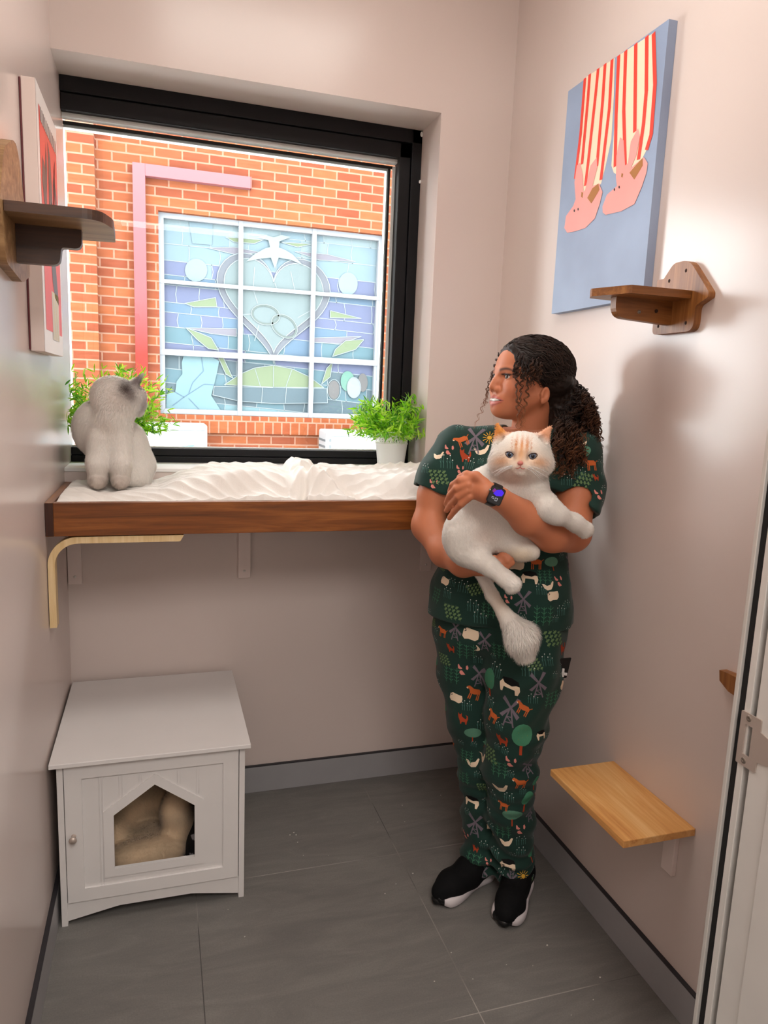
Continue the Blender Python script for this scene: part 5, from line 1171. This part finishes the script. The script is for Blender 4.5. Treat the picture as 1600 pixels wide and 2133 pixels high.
# ------------------------------------------------------------------ shoes
M_knit = mat('black_knit_upper', (10, 10, 12), 0.85, var=0.2, bump=0.4, bs=500, bd=0.0005, spec=0.2); M_rub = mat('black_rubber', (12, 12, 13), 0.4, spec=0.4); M_sole = mat('pale_foam_sole', (214, 206, 208), 0.6, var=0.02)
def shoe(heel, toe, side):
    heel = np.array([*heel, 0.0]); toe = np.array([*toe, 0.0]); L = np.linalg.norm(toe-heel); ax = (toe-heel)/L; sd = np.array([-ax[1], ax[0], 0]); mid = (heel+toe)/2
    T_ = lambda s_, w, z: heel+ax*L*s_+sd*w+ZH*z
    F_ = Field(np.minimum(heel, toe)-np.array([0.07, 0.07, 0.01]), np.maximum(heel, toe)+np.array([0.07, 0.07, 0.15]), 0.0022)
    F_.chain([T_(0.14, 0, 0.045), T_(0.45, 0.002*side, 0.040), T_(0.72, -0.004*side, 0.036), T_(0.88, -0.003*side, 0.029)], [0.031, 0.035, 0.038, 0.030], 0.02)
    F_.chain([T_(0.16, 0, 0.10), T_(0.18, 0, 0.06), T_(0.42, 0, 0.060), T_(0.62, 0, 0.045)], [0.034, 0.034, 0.033, 0.028], 0.02)
    F_.plane((0, 0, -1), -0.020); F_.plane((0, 0, 1), 0.112); F_.cap(T_(0.16, 0, 0.09), T_(0.16, 0, 0.14), 0.026, 0.028, 0.003, 's')
    V, F = F_.mesh(); V = smooth(V, F, 2); up = npmesh('shoe', V, F, M_knit, person)
    # sole: curved sidewall with rocker heel and toe
    prof = [(0.0, 0.022), (0.04, 0.030), (0.15, 0.034), (0.30, 0.031), (0.45, 0.033), (0.60, 0.041), (0.75, 0.045), (0.88, 0.040), (0.96, 0.026), (1.0, 0.004)]
    ss = np.array([p[0] for p in prof]); ww = np.array([p[1] for p in prof]); S_ = np.linspace(0, 1, 40); Wd = np.interp(S_, ss, ww); Wd = np.convolve(np.pad(Wd, 2, 'edge'), np.ones(5)/5, 'valid')
    m = MB(); rings = []
    per = [(s_, w) for s_, w in zip(S_, Wd)]+[(s_, -w) for s_, w in zip(S_[::-1], Wd[::-1])]; n = len(per)
    for zi, (zz, inset) in enumerate(((0.0, 0.004), (0.004, 0.0), (0.016, -0.0015), (0.026, 0.0), (0.030, 0.004))):
        for s_, w in per:
            rock = 0.016*max(0, (s_-0.86)/0.14)**2+0.008*max(0, (0.10-s_)/0.10)**2; up_ = 0.010*max(0, (0.35-s_)/0.35)
            off = -0.006*side*math.sin(math.pi*s_); sg_ = 1 if w > 0 else -1
            m.v.append(tuple(T_(0.5+(s_-0.5)*(1-2*inset/L), w-sg_*inset+off, (zz+rock*(1-zz/0.04)+ (up_ if zi > 2 else 0)))))
    for zi in range(4):
        for i in range(n):
            m.f.append((zi*n+i, zi*n+(i+1) % n, (zi+1)*n+(i+1) % n, (zi+1)*n+i)); s_ = per[i][0]; m.m.append(1 if (s_ > 0.93 or (zi == 0)) else 0); m.sm.append(True)
    m.f.append(tuple(range(n-1, -1, -1))); m.m.append(1); m.sm.append(False); m.f.append(tuple(4*n+i for i in range(n))); m.m.append(0); m.sm.append(False)
    so = m.build('sole', [M_sole, M_rub], up); so['label'] = 'pale foam sole'
    F2 = Field(T_(0.93, 0, 0.03)-0.06, T_(0.93, 0, 0.03)+0.06, 0.0022); F2.ell(T_(0.945, -0.003*side, 0.015), (0.019, 0.019, 0.014), 0.005); F2.plane((0, 0, -1), -0.008)
    F2.plane(tuple(-ax), -float(T_(0.90, 0, 0)@ax)); V, F = F2.mesh(); npmesh('toe_bumper', V, F, M_rub, up)
shoe((1.198, -0.612), (0.992, -0.698), 1)
shoe((1.282, -0.665), (1.133, -0.820), -1)

# ------------------------------------------------------------------ smartwatch
wc = J(1027, 1029, -0.312); ua = J(1040, 1038, -0.282)-J(1012, 1026, -0.288); ua /= np.linalg.norm(ua); nn = -DH*0.93+ZH*0.25-UH*0.22; nn -= (nn@ua)*ua; nn /= np.linalg.norm(nn); va = np.cross(nn, ua)
if va[2] < 0: va = -va
wx, wy = ua, va
w_ = MB(); a0 = J(1028, 1031, -0.286)
ang = np.linspace(0, 2*math.pi, 48, endpoint=False)
vs = []
for an in ang:
    rr = 0.0248; dr = math.cos(an)*nn+math.sin(an)*va
    for e_, q in ((-0.0105, 0), (0.0105, 0), (0.0105, 0.0022), (-0.0105, 0.0022)): vs.append(a0+ua*e_+dr*(rr+q))
fs = [(i*4+j, i*4+(j+1) % 4, ((i+1) % 48)*4+(j+1) % 4, ((i+1) % 48)*4+j) for i in range(48) for j in range(4)]
w_.add(vs, fs, 0, False)
wt = w_.build('watch', M_rub, person); wt['label'] = 'black smartwatch'
fc = a0+nn*0.0285
def wpt(a, b, h): return fc+wx*a+wy*b+nn*h
def wpoly(m, pts, h0, h1, mi): m.prism([tuple(wpt(a, b, h0)) for a, b in pts], tuple(nn*(h1-h0)), mi)
m = MB(); wpoly(m, rounded([(-0.0165, -0.0195), (0.0165, -0.0195), (0.0165, 0.0195), (-0.0165, 0.0195)], [0.006]*4), -0.004, 0.0045, 0)
cs = m.build('watch_case', mat('dark_watch_case', (24, 24, 28), 0.25, 0.6), wt, 0.001)
t = NT('watch_screen'); v = t.coords(); t.b.inputs['Base Color'].default_value = (0.004, 0.004, 0.006, 1); t.b.inputs['Roughness'].default_value = 0.1; M_scr = t.m
def emis(name, rgb, st):
    t = NT(name); t.b.inputs['Base Color'].default_value = (0, 0, 0, 1); t.b.inputs['Emission Color'].default_value = (*lin(rgb), 1); t.b.inputs['Emission Strength'].default_value = st; return t.m
m = MB(); wpoly(m, rounded([(-0.0148, -0.0178), (0.0148, -0.0178), (0.0148, 0.0178), (-0.0148, 0.0178)], [0.005]*4), 0.0045, 0.0049, 0)
wpoly(m, [(-0.008, 0.002), (0.0, -0.001), (0.012, 0.003), (0.0135, 0.012), (0.006, 0.0165), (-0.004, 0.012)], 0.0049, 0.0051, 1)
wpoly(m, [(-0.0125, 0.006), (-0.008, 0.004), (-0.004, 0.011), (-0.010, 0.014)], 0.0049, 0.0051, 2)
for a, b, ww, hh in ((-0.0055, -0.005, 0.0055, 0.0012), (-0.0075, -0.0065, 0.0012, 0.004), (-0.0035, -0.0085, 0.0045, 0.0012), (0.0005, -0.0065, 0.0012, 0.005), (0.004, -0.005, 0.0045, 0.0012), (0.0055, -0.008, 0.0012, 0.005), (0.003, -0.011, 0.005, 0.0012)):
    wpoly(m, [(a-ww/2, b-hh/2), (a+ww/2, b-hh/2), (a+ww/2, b+hh/2), (a-ww/2, b+hh/2)], 0.0049, 0.0051, 3)
m.build('screen', [M_scr, emis('screen_violet', (70, 20, 235), 1.0), emis('screen_magenta', (150, 40, 150), 0.7), emis('screen_white', (200, 200, 205), 0.6)], cs)
m = MB(); s = MB(); s.lathe([(0.0, 0.003), (0.0028, 0.0027), (0.003, 0)], (0, 0, 0), 14); m.add([wpt(-0.0165-p[2], 0.006+p[0], 0.001+p[1]) for p in s.v], s.f, 0, True); m.build('crown', M_screw, cs)

# ------------------------------------------------------------------ the cat in her arms
M_fur = vcol_mat('cat_fur', 0.75, sss=0.05, sheen=0.25, spec=0.15)
CR_ = np.stack([UH, DH, ZH], 1)
hc = J(1086, 951, -0.205); CD = 0.0
def K(px, py, dv): return J(px, py, dv+CD)
fz = math.radians(0)
FC = Field(J(1050, 1080, -0.15)+np.array([-0.22, -0.22, -0.20]), J(1050, 1080, -0.15)+np.array([0.24, 0.20, 0.26]), 0.0026)
e = FC.ell; c = FC.cap
c(K(1088, 985, -0.175), K(1085, 1030, -0.15), 0.058, 0.066, 0.03)
c(K(1058, 1015, -0.145), K(986, 1105, -0.14), 0.066, 0.070, 0.03); e(K(1010, 1020, -0.155), (0.055, 0.05, 0.05), 0.04)
c(K(1062, 1055, -0.15), K(1068, 1118, -0.14), 0.062, 0.050, 0.04)
e(K(966, 1120, -0.178), (0.052, 0.042, 0.058), 0.02, R=CR_); c(K(975, 1150, -0.18), K(1022, 1182, -0.222), 0.036, 0.022, 0.025)
FC.chain([K(1022, 1180, -0.224), K(1052, 1204, -0.24), K(1067, 1216, -0.245)], [0.021, 0.019, 0.021], 0.01)
for dx, dy in ((8, 0), (3, 8), (-6, 12)): e(K(1068+dx, 1216+dy, -0.25), 0.010, 0.006)
FC.chain([K(1060, 1125, -0.15), K(1088, 1146, -0.165), K(1108, 1150, -0.17)], [0.034, 0.024, 0.018], 0.02)
FC.chain([K(1112, 1030, -0.19), K(1140, 1058, -0.225), K(1162, 1072, -0.225), K(1196, 1088, -0.20), K(1216, 1102, -0.185)], [0.036, 0.027, 0.019, 0.0165, 0.020], 0.02)
for dx, dy in ((10, -2), (9, 6), (1, 10)): e(K(1216+dx, 1103+dy, -0.188), 0.0095, 0.006)
# head
e(hc, (0.066, 0.054, 0.047), 0.02, R=CR_); e(hc+ZH*-0.016-DH*0.008, (0.069, 0.050, 0.036), 0.02, R=CR_); e(hc+ZH*0.022, (0.046, 0.044, 0.034), 0.02, R=CR_)
mz = hc-DH*0.050-ZH*0.018
for sx in (1, -1): e(mz+UH*0.011*sx, (0.0145, 0.013, 0.0105), 0.008, R=CR_)
e(mz-ZH*0.013, (0.012, 0.010, 0.008), 0.008, R=CR_); c(hc-DH*0.048+ZH*0.014, mz+ZH*0.010-DH*0.005, 0.010, 0.0075, 0.015)
for sx in (1, -1): e(hc+UH*0.0255*sx-DH*0.0565+ZH*0.007, (0.0118, 0.010, 0.0086), 0.005, 's', R=CR_)
for bx, by, tx, ty in ((1047, 922, 1036, 884), (1126, 922, 1145, 891)):
    A, B = J(bx, by, -0.20), J(tx, ty, -0.195); c(A, B, 0.021, 0.0035, 0.012, sq=(DH, 1.9)); c(A-DH*0.013+ZH*0.004, B-DH*0.007, 0.0125, 0.0012, 0.003, 's')
FC.warp(lambda P: 0.0010*noise3(P, 120, 8))
Vc, Fc = FC.mesh(); Vc = smooth(Vc, Fc, 1)
tailp = [K(1000, 1188, -0.13), K(1025, 1240, -0.15), K(1048, 1275, -0.17), K(1062, 1295, -0.18)]
FT = Field(J(1055, 1280, -0.17)-np.array([0.14, 0.14, 0.16]), J(1055, 1280, -0.17)+np.array([0.14, 0.14, 0.16]), 0.0026)
FT.cap(K(985, 1160, -0.12), tailp[0], 0.03, 0.016, 0.01); FT.chain(tailp, [0.0165, 0.0150, 0.0150, 0.016], 0.01); FT.chain([tailp[3], K(1085, 1325, -0.185), K(1092, 1358, -0.185)], [0.020, 0.030, 0.020], 0.02)
Vt, Ft = FT.mesh(); Vt = smooth(Vt, Ft, 1)
Vall = np.concatenate([Vc, Vt]); Fall = np.concatenate([Fc, Ft+len(Vc)])
WH = np.array(lin((242, 236, 228)))
def ccol(V):
    C = np.tile(WH, (len(V), 1)); L = (V-hc)@CR_    # u, d, z around the head
    C = C*(1+0.02*noise3(V, 60, 2)[:, None])
    face = np.exp(-((L[:, 0]/0.045)**2+((L[:, 2]-0.002)/0.032)**2))*(L[:, 1] < 0.01)
    C = mixc(C, face*0.38, (240, 190, 128))
    st = (0.5+0.5*np.cos(L[:, 0]*2*math.pi/0.0115))*np.exp(-((L[:, 2]-0.030)/0.016)**2)*(np.abs(L[:, 0]) < 0.022)*(L[:, 1] < 0.02)
    C = mixc(C, st*0.9, (206, 128, 62))
    for sx in (1, -1): C = mixc(C, 0.75*gauss(L, (sx*0.038, -0.04, -0.006), (0.018, 0.03, 0.011)), (230, 160, 92))
    C = mixc(C, 0.7*gauss(L, (0, -0.055, 0.010), (0.011, 0.03, 0.018)), (222, 156, 92))
    for sx in (1, -1): C = mixc(C, 0.55*gauss(L, (sx*0.014, -0.055, 0.002), (0.004, 0.02, 0.006)), (120, 76, 50))
    nz = mz+ZH*0.0085-DH*0.012; C = mixc(C, 1.2*np.clip(gauss(V, nz, 0.0065)*1.6-0.25, 0, 1), (214, 128, 116))
    mo = mz-ZH*0.0085-DH*0.006; C = mixc(C, 0.55*gauss(L, tuple(((mo-hc)@CR_)), (0.011, 0.01, 0.0028)), (180, 110, 100))
    for (bx, by, tx, ty), ww in zip(((1047, 922, 1036, 884), (1126, 922, 1145, 891)), ((226, 150, 76), (236, 176, 140))):
        A, B = J(bx, by, -0.20), J(tx, ty, -0.195); t_ = np.clip(((V-A)@(B-A))/((B-A)@(B-A)), -0.3, 1.1); dd = np.linalg.norm(V-A-t_[:, None]*(B-A), axis=1)
        C = mixc(C, np.clip((t_-0.05)*2.2, 0, 1)*(dd < 0.03), ww)
    C = mixc(C, 0.65*gauss(V, J(1085, 1150, -0.17), (0.03, 0.03, 0.018)), (240, 206, 140))
    C = mixc(C, 0.4*gauss(V, J(1010, 1115, -0.20), (0.035, 0.04, 0.03)), (226, 196, 180))
    C = mixc(C, 0.35*gauss(V, J(1037, 1258, -0.16), (0.03, 0.04, 0.045)), (226, 196, 160))
    return C
fa = [(hc+UH*0.05, UH-ZH*0.6), (hc-UH*0.05, -UH-ZH*0.6), (hc-ZH*0.03, -ZH), (hc+ZH*0.04, ZH+DH), (J(1060, 1020, -.2), J(985, 1110, -.15)-J(1070, 1000, -.15)), (J(970, 1120, -.2), J(1000, 1180, -.18)-J(960, 1080, -.18)),
      (J(1045, 1200, -.22), J(1067, 1216, -.24)-J(1022, 1180, -.22)), (J(1190, 1085, -.2), J(1216, 1102, -.19)-J(1140, 1058, -.22)), (J(1100, 1040, -.2), J(1140, 1058, -.22)-J(1110, 1010, -.2)), (J(1025, 1240, -.15), tailp[2]-tailp[0]), (J(1085, 1325, -.185), ZH*-1+UH*0.25)]
fac = np.array([p for p, _ in fa]); fad = np.array([d_/np.linalg.norm(d_) for _, d_ in fa])
def cflow(P):
    w = 1/(((P[:, None]-fac[None])**2).sum(-1)+1e-5)**1.5; d_ = (w[..., None]*fad[None]).sum(1); return d_/(np.linalg.norm(d_, axis=1)[:, None]+1e-9)
pomc = K(1086, 1328, -0.185)
def clen(P):
    L = (P-hc)@CR_; r = np.full(len(P), 0.0060); r += 0.009*np.exp(-((np.abs(L[:, 0])-0.062)/0.02)**2-((L[:, 2]+0.01)/0.035)**2)+0.004*gauss(P, J(1085, 1030, -0.2), 0.05)
    r = r+0.040*np.clip(1-np.linalg.norm((P-pomc)/np.array([1, 1, 1.0]), axis=1)/0.062, 0, 1)**0.7
    near = np.exp(-((L[:, 0])/0.03)**2-((L[:, 2]-0.0)/0.03)**2)*(L[:, 1] < -0.02); r = r*(1-0.62*near); return r
VV, FF, CC, NN_ = furry(Vall, Fall, ccol(Vall), 120000, cflow, clen, 0.0009, 0.55, 3, 0.15)
cat1 = thing('cat', tuple(J(1050, 1080, -0.15)), "cream-white cat with orange face held in the woman's arms, fluffy tail hanging down", 'cat')
npmesh('body', VV, FF, M_fur, cat1, col=CC, normals=NN_)
for sx in (1, -1):
    p = hc+UH*0.0250*sx-DH*0.0458+ZH*0.0065; eyeball(p, 0.0088, -DH+0.12*UH*sx, (112, 130, 156), (6, 6, 10), 0.0078, 0.0046, cat1, slit=0.9)
for sx in (1, -1):
    m = MB(); ecn = hc+UH*0.0252*sx-DH*0.0540+ZH*0.0065; pts = []
    for a in np.linspace(0, 2*math.pi, 25):
        ca, sa = math.cos(a), math.sin(a); xx = 0.0100*ca; zz = (0.0062 if sa > 0 else 0.0066)*sa*abs(sa)**0.15+0.0012*ca*sx*sx
        pts.append(ecn+UH*xx*sx+ZH*(zz+0.12*xx)+DH*(0.0012+0.0045*(ca*ca if ca > 0 else ca*ca*0.5)))
    m.tube(pts, 0.0012, 6, cap=False); m.build('eye_rim', mat('dark_eye_rim', (70, 46, 36), 0.5), cat1)
nz = mz+ZH*0.0078-DH*0.0140; m = MB()
m.ball(nz, (0.0075, 0.0050, 0.0048), 14); m.tube([nz-ZH*0.003-DH*0.001, nz-ZH*0.0085-DH*0.0005], 0.0011, 6)
for sx in (1, -1): m.tube([nz-ZH*0.0085-DH*0.0005, nz-ZH*0.0118+UH*sx*0.005-DH*0.0015, nz-ZH*0.0112+UH*sx*0.011+DH*0.0005], [0.0011, 0.0010, 0.0005], 6)
m.build('nose', mat('pink_nose', (196, 116, 106), 0.5), cat1)
rw = np.random.RandomState(4)
for sx in (1, -1):
    m = MB()
    for k in range(9):
        s0 = mz+UH*sx*(0.012+0.004*rw.rand())-DH*0.010+ZH*rw.uniform(-0.004, 0.004); a = rw.uniform(-0.45, 0.15); L = rw.uniform(0.035, 0.055)
        P_ = [s0+UH*sx*L*t_*math.cos(a)+ZH*(L*t_*math.sin(a)-0.018*t_*t_)-DH*0.012*math.sin(t_*2.5) for t_ in np.linspace(0, 1, 8)]
        m.tube(P_, np.linspace(0.00035, 0.0001, 8), 4)
    m.build('whiskers', M_white, cat1)

# ------------------------------------------------------------------ the cat sitting on the bedding
QO = np.array([0.145, -0.17]); QD = (QO-CAM[:2])/np.linalg.norm(QO-CAM[:2]); QU = np.array([QD[1], -QD[0], 0]); QH = np.array([QD[0], QD[1], 0]); QR = np.stack([QU, QH, ZH], 1)
def S(px, py, dv=0.0): return J(px, py, dv, QO, QD)
sc_ = 2.17/FPX
FQ = Field(S(235, 900, 0)+np.array([-0.14, -0.12, -0.18]), S(235, 900, 0)+np.array([0.17, 0.20, 0.19]), 0.0024)
e = FQ.ell; c = FQ.cap
c(S(226, 890, 0.03), S(228, 938, 0.02), 0.060, 0.052, 0.02); e(S(205, 880, 0.05), (0.058, 0.055, 0.060), 0.012, R=QR)
c(S(212, 900, 0.08), S(262, 965, 0.12), 0.075, 0.070, 0.04); e(S(283, 970, 0.09), (0.056, 0.065, 0.052), 0.03, R=QR); e(S(275, 925, 0.10), (0.044, 0.06, 0.06), 0.03, R=QR); c(S(270, 990, 0.03), S(292, 997, 0.06), 0.030, 0.030, 0.02)
e(S(234, 824, 0.030), (0.058, 0.055, 0.053), 0.012, R=QR); e(S(250, 845, 0.02), (0.046, 0.048, 0.046), 0.014, R=QR); c(S(238, 850, 0.005), S(234, 905, 0.0), 0.050, 0.048, 0.02)
hq = S(268, 828, 0.03); e(hq, (0.042, 0.044, 0.040), 0.02, R=QR); e(S(283, 828, 0.035), (0.027, 0.034, 0.032), 0.012, R=QR); e(S(292, 846, 0.045), (0.0165, 0.018, 0.015), 0.008, R=QR); e(S(289, 859, 0.042), (0.014, 0.014, 0.010), 0.008, R=QR); c(S(296, 822, 0.045), S(300, 842, 0.05), 0.009, 0.007, 0.008)
for fx, dx in ((204, 0), (251, 0)):
    FQ.chain([S(fx+(6 if fx < 220 else -4), 920, -0.01), S(fx, 965, -0.03), S(fx, 996, -0.035)], [0.036, 0.027, 0.0245], 0.016)
    c(S(fx, 1001, -0.04), S(fx-1, 1004, -0.058), 0.0195, 0.017, 0.01)
A, B = S(280, 807, 0.02), S(300, 774, 0.015); c(A, B, 0.019, 0.0015, 0.006, sq=(QU, 1.5)); c(A+QU*0.012, B+QU*0.006, 0.010, 0.001, 0.003, 's'); A2, B2 = S(276, 803, 0.075), S(283, 786, 0.085); c(A2, B2, 0.015, 0.002, 0.008)
FQ.warp(lambda P: 0.0022*noise3(P, 75, 12)*np.exp(-((P[:, 2]-1.26)/0.06)**2)+0.0010*noise3(P, 150, 13))
Vq, Fq = FQ.mesh(); Vq = smooth(Vq, Fq, 1)
def qcol(V):
    C = np.tile(np.array(lin((248, 241, 233))), (len(V), 1)); C = C*(1+0.04*noise3(V, 70, 2)[:, None])
    C = mixc(C, 1.0*gauss(V, S(264, 810, -0.01), (0.019, 0.045, 0.021)), (58, 46, 46)); C = mixc(C, 0.75*gauss(V, S(273, 824, -0.01), (0.016, 0.03, 0.018)), (104, 88, 86))
    C = mixc(C, 0.95*gauss(V, S(290, 793, 0.02), (0.022, 0.05, 0.022)), (104, 92, 96)); C = mixc(C, 0.6*gauss(V, S(293, 842, 0.03), (0.020, 0.035, 0.028)), (112, 102, 108))
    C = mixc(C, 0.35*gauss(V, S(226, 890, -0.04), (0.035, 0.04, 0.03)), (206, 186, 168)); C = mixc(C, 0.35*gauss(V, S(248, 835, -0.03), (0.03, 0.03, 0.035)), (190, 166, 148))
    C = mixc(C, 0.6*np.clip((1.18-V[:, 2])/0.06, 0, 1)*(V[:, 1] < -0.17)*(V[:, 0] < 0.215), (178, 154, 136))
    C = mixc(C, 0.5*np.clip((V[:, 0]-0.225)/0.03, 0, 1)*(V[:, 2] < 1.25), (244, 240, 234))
    return C
def qflow(P):
    L = (P-hq)@QR; d_ = np.tile(np.array([0, 0, -1.0]), (len(P), 1)); w = np.exp(-(L**2).sum(1)/0.07**2)[:, None]; return d_*(1-w)+w*(-QU*0.9-ZH*0.5)
def qlen(P): return 0.0100+0.012*gauss(P, S(240, 840, 0.0), (0.05, 0.07, 0.045))+0.006*gauss(P, S(264, 812, 0.0), 0.03)-0.003*gauss(P, S(297, 845, 0.04), 0.02)
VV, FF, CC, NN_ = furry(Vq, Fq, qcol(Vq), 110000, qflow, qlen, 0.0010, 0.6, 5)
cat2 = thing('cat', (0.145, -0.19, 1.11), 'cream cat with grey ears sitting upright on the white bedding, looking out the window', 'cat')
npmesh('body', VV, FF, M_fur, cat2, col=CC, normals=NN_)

# ------------------------------------------------------------------ white bedding in the tray
def sm(a, b, x): t_ = np.clip((x-a)/(b-a), 0, 1); return t_*t_*(3-2*t_)
nx, ny = 460, 200; x0b, x1b, y0b, y1b = 0.024, RW-0.024, TF+0.023, -0.006
X_, Y_ = np.meshgrid(np.linspace(x0b, x1b, nx), np.linspace(y0b, y1b, ny), indexing='ij')
prof = np.interp(X_, [0.02, 0.08, 0.14, 0.20, 0.27, 0.33, 0.42, 0.52, 0.60, 0.645, 0.68, 0.74, 0.80, 0.90, 1.0, 1.1, 1.2, 1.39], [0.018, 0.016, 0.006, 0.006, 0.014, 0.040, 0.064, 0.074, 0.072, 0.058, 0.090, 0.082, 0.068, 0.066, 0.070, 0.066, 0.066, 0.05])
front = sm(0, 0.10, Y_-y0b); back = sm(0, 0.05, y1b-Y_); endl = sm(0, 0.03, X_-x0b); endr = sm(0, 0.04, x1b-X_)
Pn = np.stack([X_, Y_, 0*X_], -1).reshape(-1, 3)
def n2(fx, fy, seed): return noise3(Pn*np.array([fx, fy, 1]), 1.0, seed).reshape(nx, ny)
def ridge(v): return 1-np.abs(v)*2.2
wz = n2(9, 14, 1)*0.02; left = 1-sm(0.62, 0.66, X_-0.15*(Y_+0.2))
s1 = np.sin((X_*0.75+Y_*0.9)*84+n2(10, 12, 2)*14)*left+np.sin((X_*0.75-Y_*0.8)*74+n2(11, 13, 3)*16)*(1-left)
s2 = np.sin((X_*1.0+Y_*0.35)*110+n2(12, 14, 4)*7); s3 = np.sin((Y_*1.0-X_*0.5)*52+n2(8, 9, 5)*7)
mod = 0.5+0.5*n2(12, 12, 6); mod2 = 0.5+0.5*n2(15, 10, 7)
wr = 0.0040*(1-2*np.abs(s1)**0.9)*mod+0.0020*s2*mod2+0.0046*s3*(1-mod)+0.0060*n2(22, 26, 11)+0.0014*n2(60, 80, 8)
crease = np.exp(-((X_-0.70-0.35*(Y_+0.25)-0.01*n2(30, 30, 9))/0.012)**2)*0.020+np.exp(-((X_-0.645-0.9*np.maximum(0, -0.2-Y_))/0.010)**2)*0.010
catw = np.exp(-((X_-0.16)/0.10)**2-((Y_+0.16)/0.11)**2)
Z_ = TZ1+(prof*(0.28+0.72*front)-0.006+wz*0.35+wr*1.3*(1-0.5*catw)-crease)*back**0.5*endl**0.3*endr**0.3+0.004*front
Z_ = np.where(catw > 0.5, np.minimum(Z_, TZ1+0.010), Z_)
Z_ += 0.002*np.sin(X_*60)*np.exp(-((Y_-y0b)/0.03)**2)
rim = 0.012; Z_ = Z_-(1-front)*0.004
top = np.stack([X_, Y_, Z_], -1).reshape(-1, 3); idx = np.arange(nx*ny).reshape(nx, ny)
Fq_ = np.stack([idx[:-1, :-1], idx[1:, :-1], idx[1:, 1:], idx[:-1, 1:]], -1).reshape(-1, 4)
per = np.concatenate([idx[:, 0], idx[-1, 1:], idx[::-1, -1][1:], idx[0, ::-1][1:-1]]); bot = top[per].copy(); bot[:, 2] = TZ0+0.028; nb = len(per); o0 = len(top)
sidef = [(int(per[(i+1) % nb]), int(per[i]), o0+i, o0+(i+1) % nb) for i in range(nb)]; bf = [tuple(range(o0+nb-1, o0-1, -1))]
t = NT('white_cotton_bedding'); v = t.coords(); t.l(t.ramp(t.noise(v, 3, 3), [(0.3, lin((230, 225, 218))), (0.7, lin((238, 234, 228)))]), t.b.inputs['Base Color']); t.b.inputs['Roughness'].default_value = 0.85; t.b.inputs['Sheen Weight'].default_value = 0.2
t.bump(t.noise(t.coords((1, 1, 1)), 70, 4, 0.6, 1.0), 0.25, 0.004); M_bed = t.m
bd_ = npmesh('duvet', np.concatenate([top, bot]), Fq_.tolist()+sidef+bf, M_bed, None, (0.7, -0.2, TZ0+0.028))
tag(bd_, 'rumpled white cotton bedding filling the wooden window tray', 'bedding')

# ------------------------------------------------------------------ fleece bed and dark cloth inside the cat house
FL = Field((0.11, -0.50, 0.055), (0.40, -0.24, 0.34), 0.004)
for i in range(26):
    a = math.pi*(0.0+1.0*i/25); FL.ell((0.235+0.105*math.cos(a), -0.37-0.0+0.10*math.sin(a), 0.125+0.055*math.sin(a)), (0.034, 0.03, 0.045), 0.03)
FL.ell((0.235, -0.38, 0.10), (0.115, 0.10, 0.045), 0.03); FL.ell((0.225, -0.445, 0.115), (0.098, 0.035, 0.040), 0.03); FL.ell((0.31, -0.38, 0.19), (0.045, 0.05, 0.07), 0.03)
FL.plane((0, 0, -1), -0.0650)
FL.warp(lambda P: 0.004*noise3(P, 60, 3))
Vf, Ff = FL.mesh(); Vf = smooth(Vf, Ff, 1); Cf = np.tile(np.array(lin((214, 188, 156))), (len(Vf), 1))*(1+0.45*noise3(Vf, 75, 4)[:, None])
VV, FF, CC, NN_ = furry(Vf, Ff, Cf, 26000, lambda P: P*0+np.array([0.2, -0.2, -0.6]), lambda P: np.full(len(P), 0.010), 0.0012, 0.8, 9)
cat_bed = npmesh('fleece_bed', VV, FF, M_fleece, None, (0.235, -0.38, 0.0645), col=CC, normals=NN_)
tag(cat_bed, 'fluffy beige fleece bed seen through the house-shaped opening of the white cabinet', 'pet bed')
FD = Field((0.30, -0.52, 0.055), (0.47, -0.30, 0.28), 0.004)
FD.ell((0.375, -0.44, 0.11), (0.045, 0.05, 0.055), 0.02); FD.ell((0.395, -0.41, 0.18), (0.035, 0.05, 0.06), 0.03); FD.plane((0, 0, -1), -0.0650)
FD.warp(lambda P: 0.006*noise3(P, 90, 7))
Vf, Ff = FD.mesh(); Vf = smooth(Vf, Ff, 1); n = noise3(Vf*np.array([1, 1, 0.6]), 190, 5); Cf = np.where((n > 0.28)[:, None], np.array(lin((150, 150, 156))), np.array(lin((14, 14, 18))))
tag(npmesh('patterned_cloth', Vf, Ff, vcol_mat('dark_patterned_cloth', 0.8), None, (0.385, -0.43, 0.0645), col=Cf), 'black cloth with pale marks bundled beside the fleece bed inside the cabinet', 'cloth')
# crumbs on the floor
r = np.random.RandomState(8); m = MB()
for px, py in [(612, 1735), (617, 1740), (604, 1740), (620, 1755), (632, 1782), (684, 1782), (787, 1713), (843, 1712), (838, 1678), (918, 1657), (825, 1842), (802, 1862), (860, 1820), (510, 1952), (905, 2045), (940, 1985), (1055, 2010), (1250, 2037), (1236, 2083), (1190, 2115), (475, 1895), (1140, 1970), (1230, 1850), (985, 2040), (1110, 2012)]:
    p = onp(px, py, 2, 0.0); s_ = r.uniform(0.0012, 0.003); m.ball((p[0], p[1], s_*0.5), (s_, s_*0.7, s_*0.6), 6)
cr = m.build('litter_crumbs', mat('pale_crumb', (205, 200, 192), 0.8), None); tag(cr, 'scattered pale litter crumbs on the grey floor tiles', 'crumbs', kind='stuff')
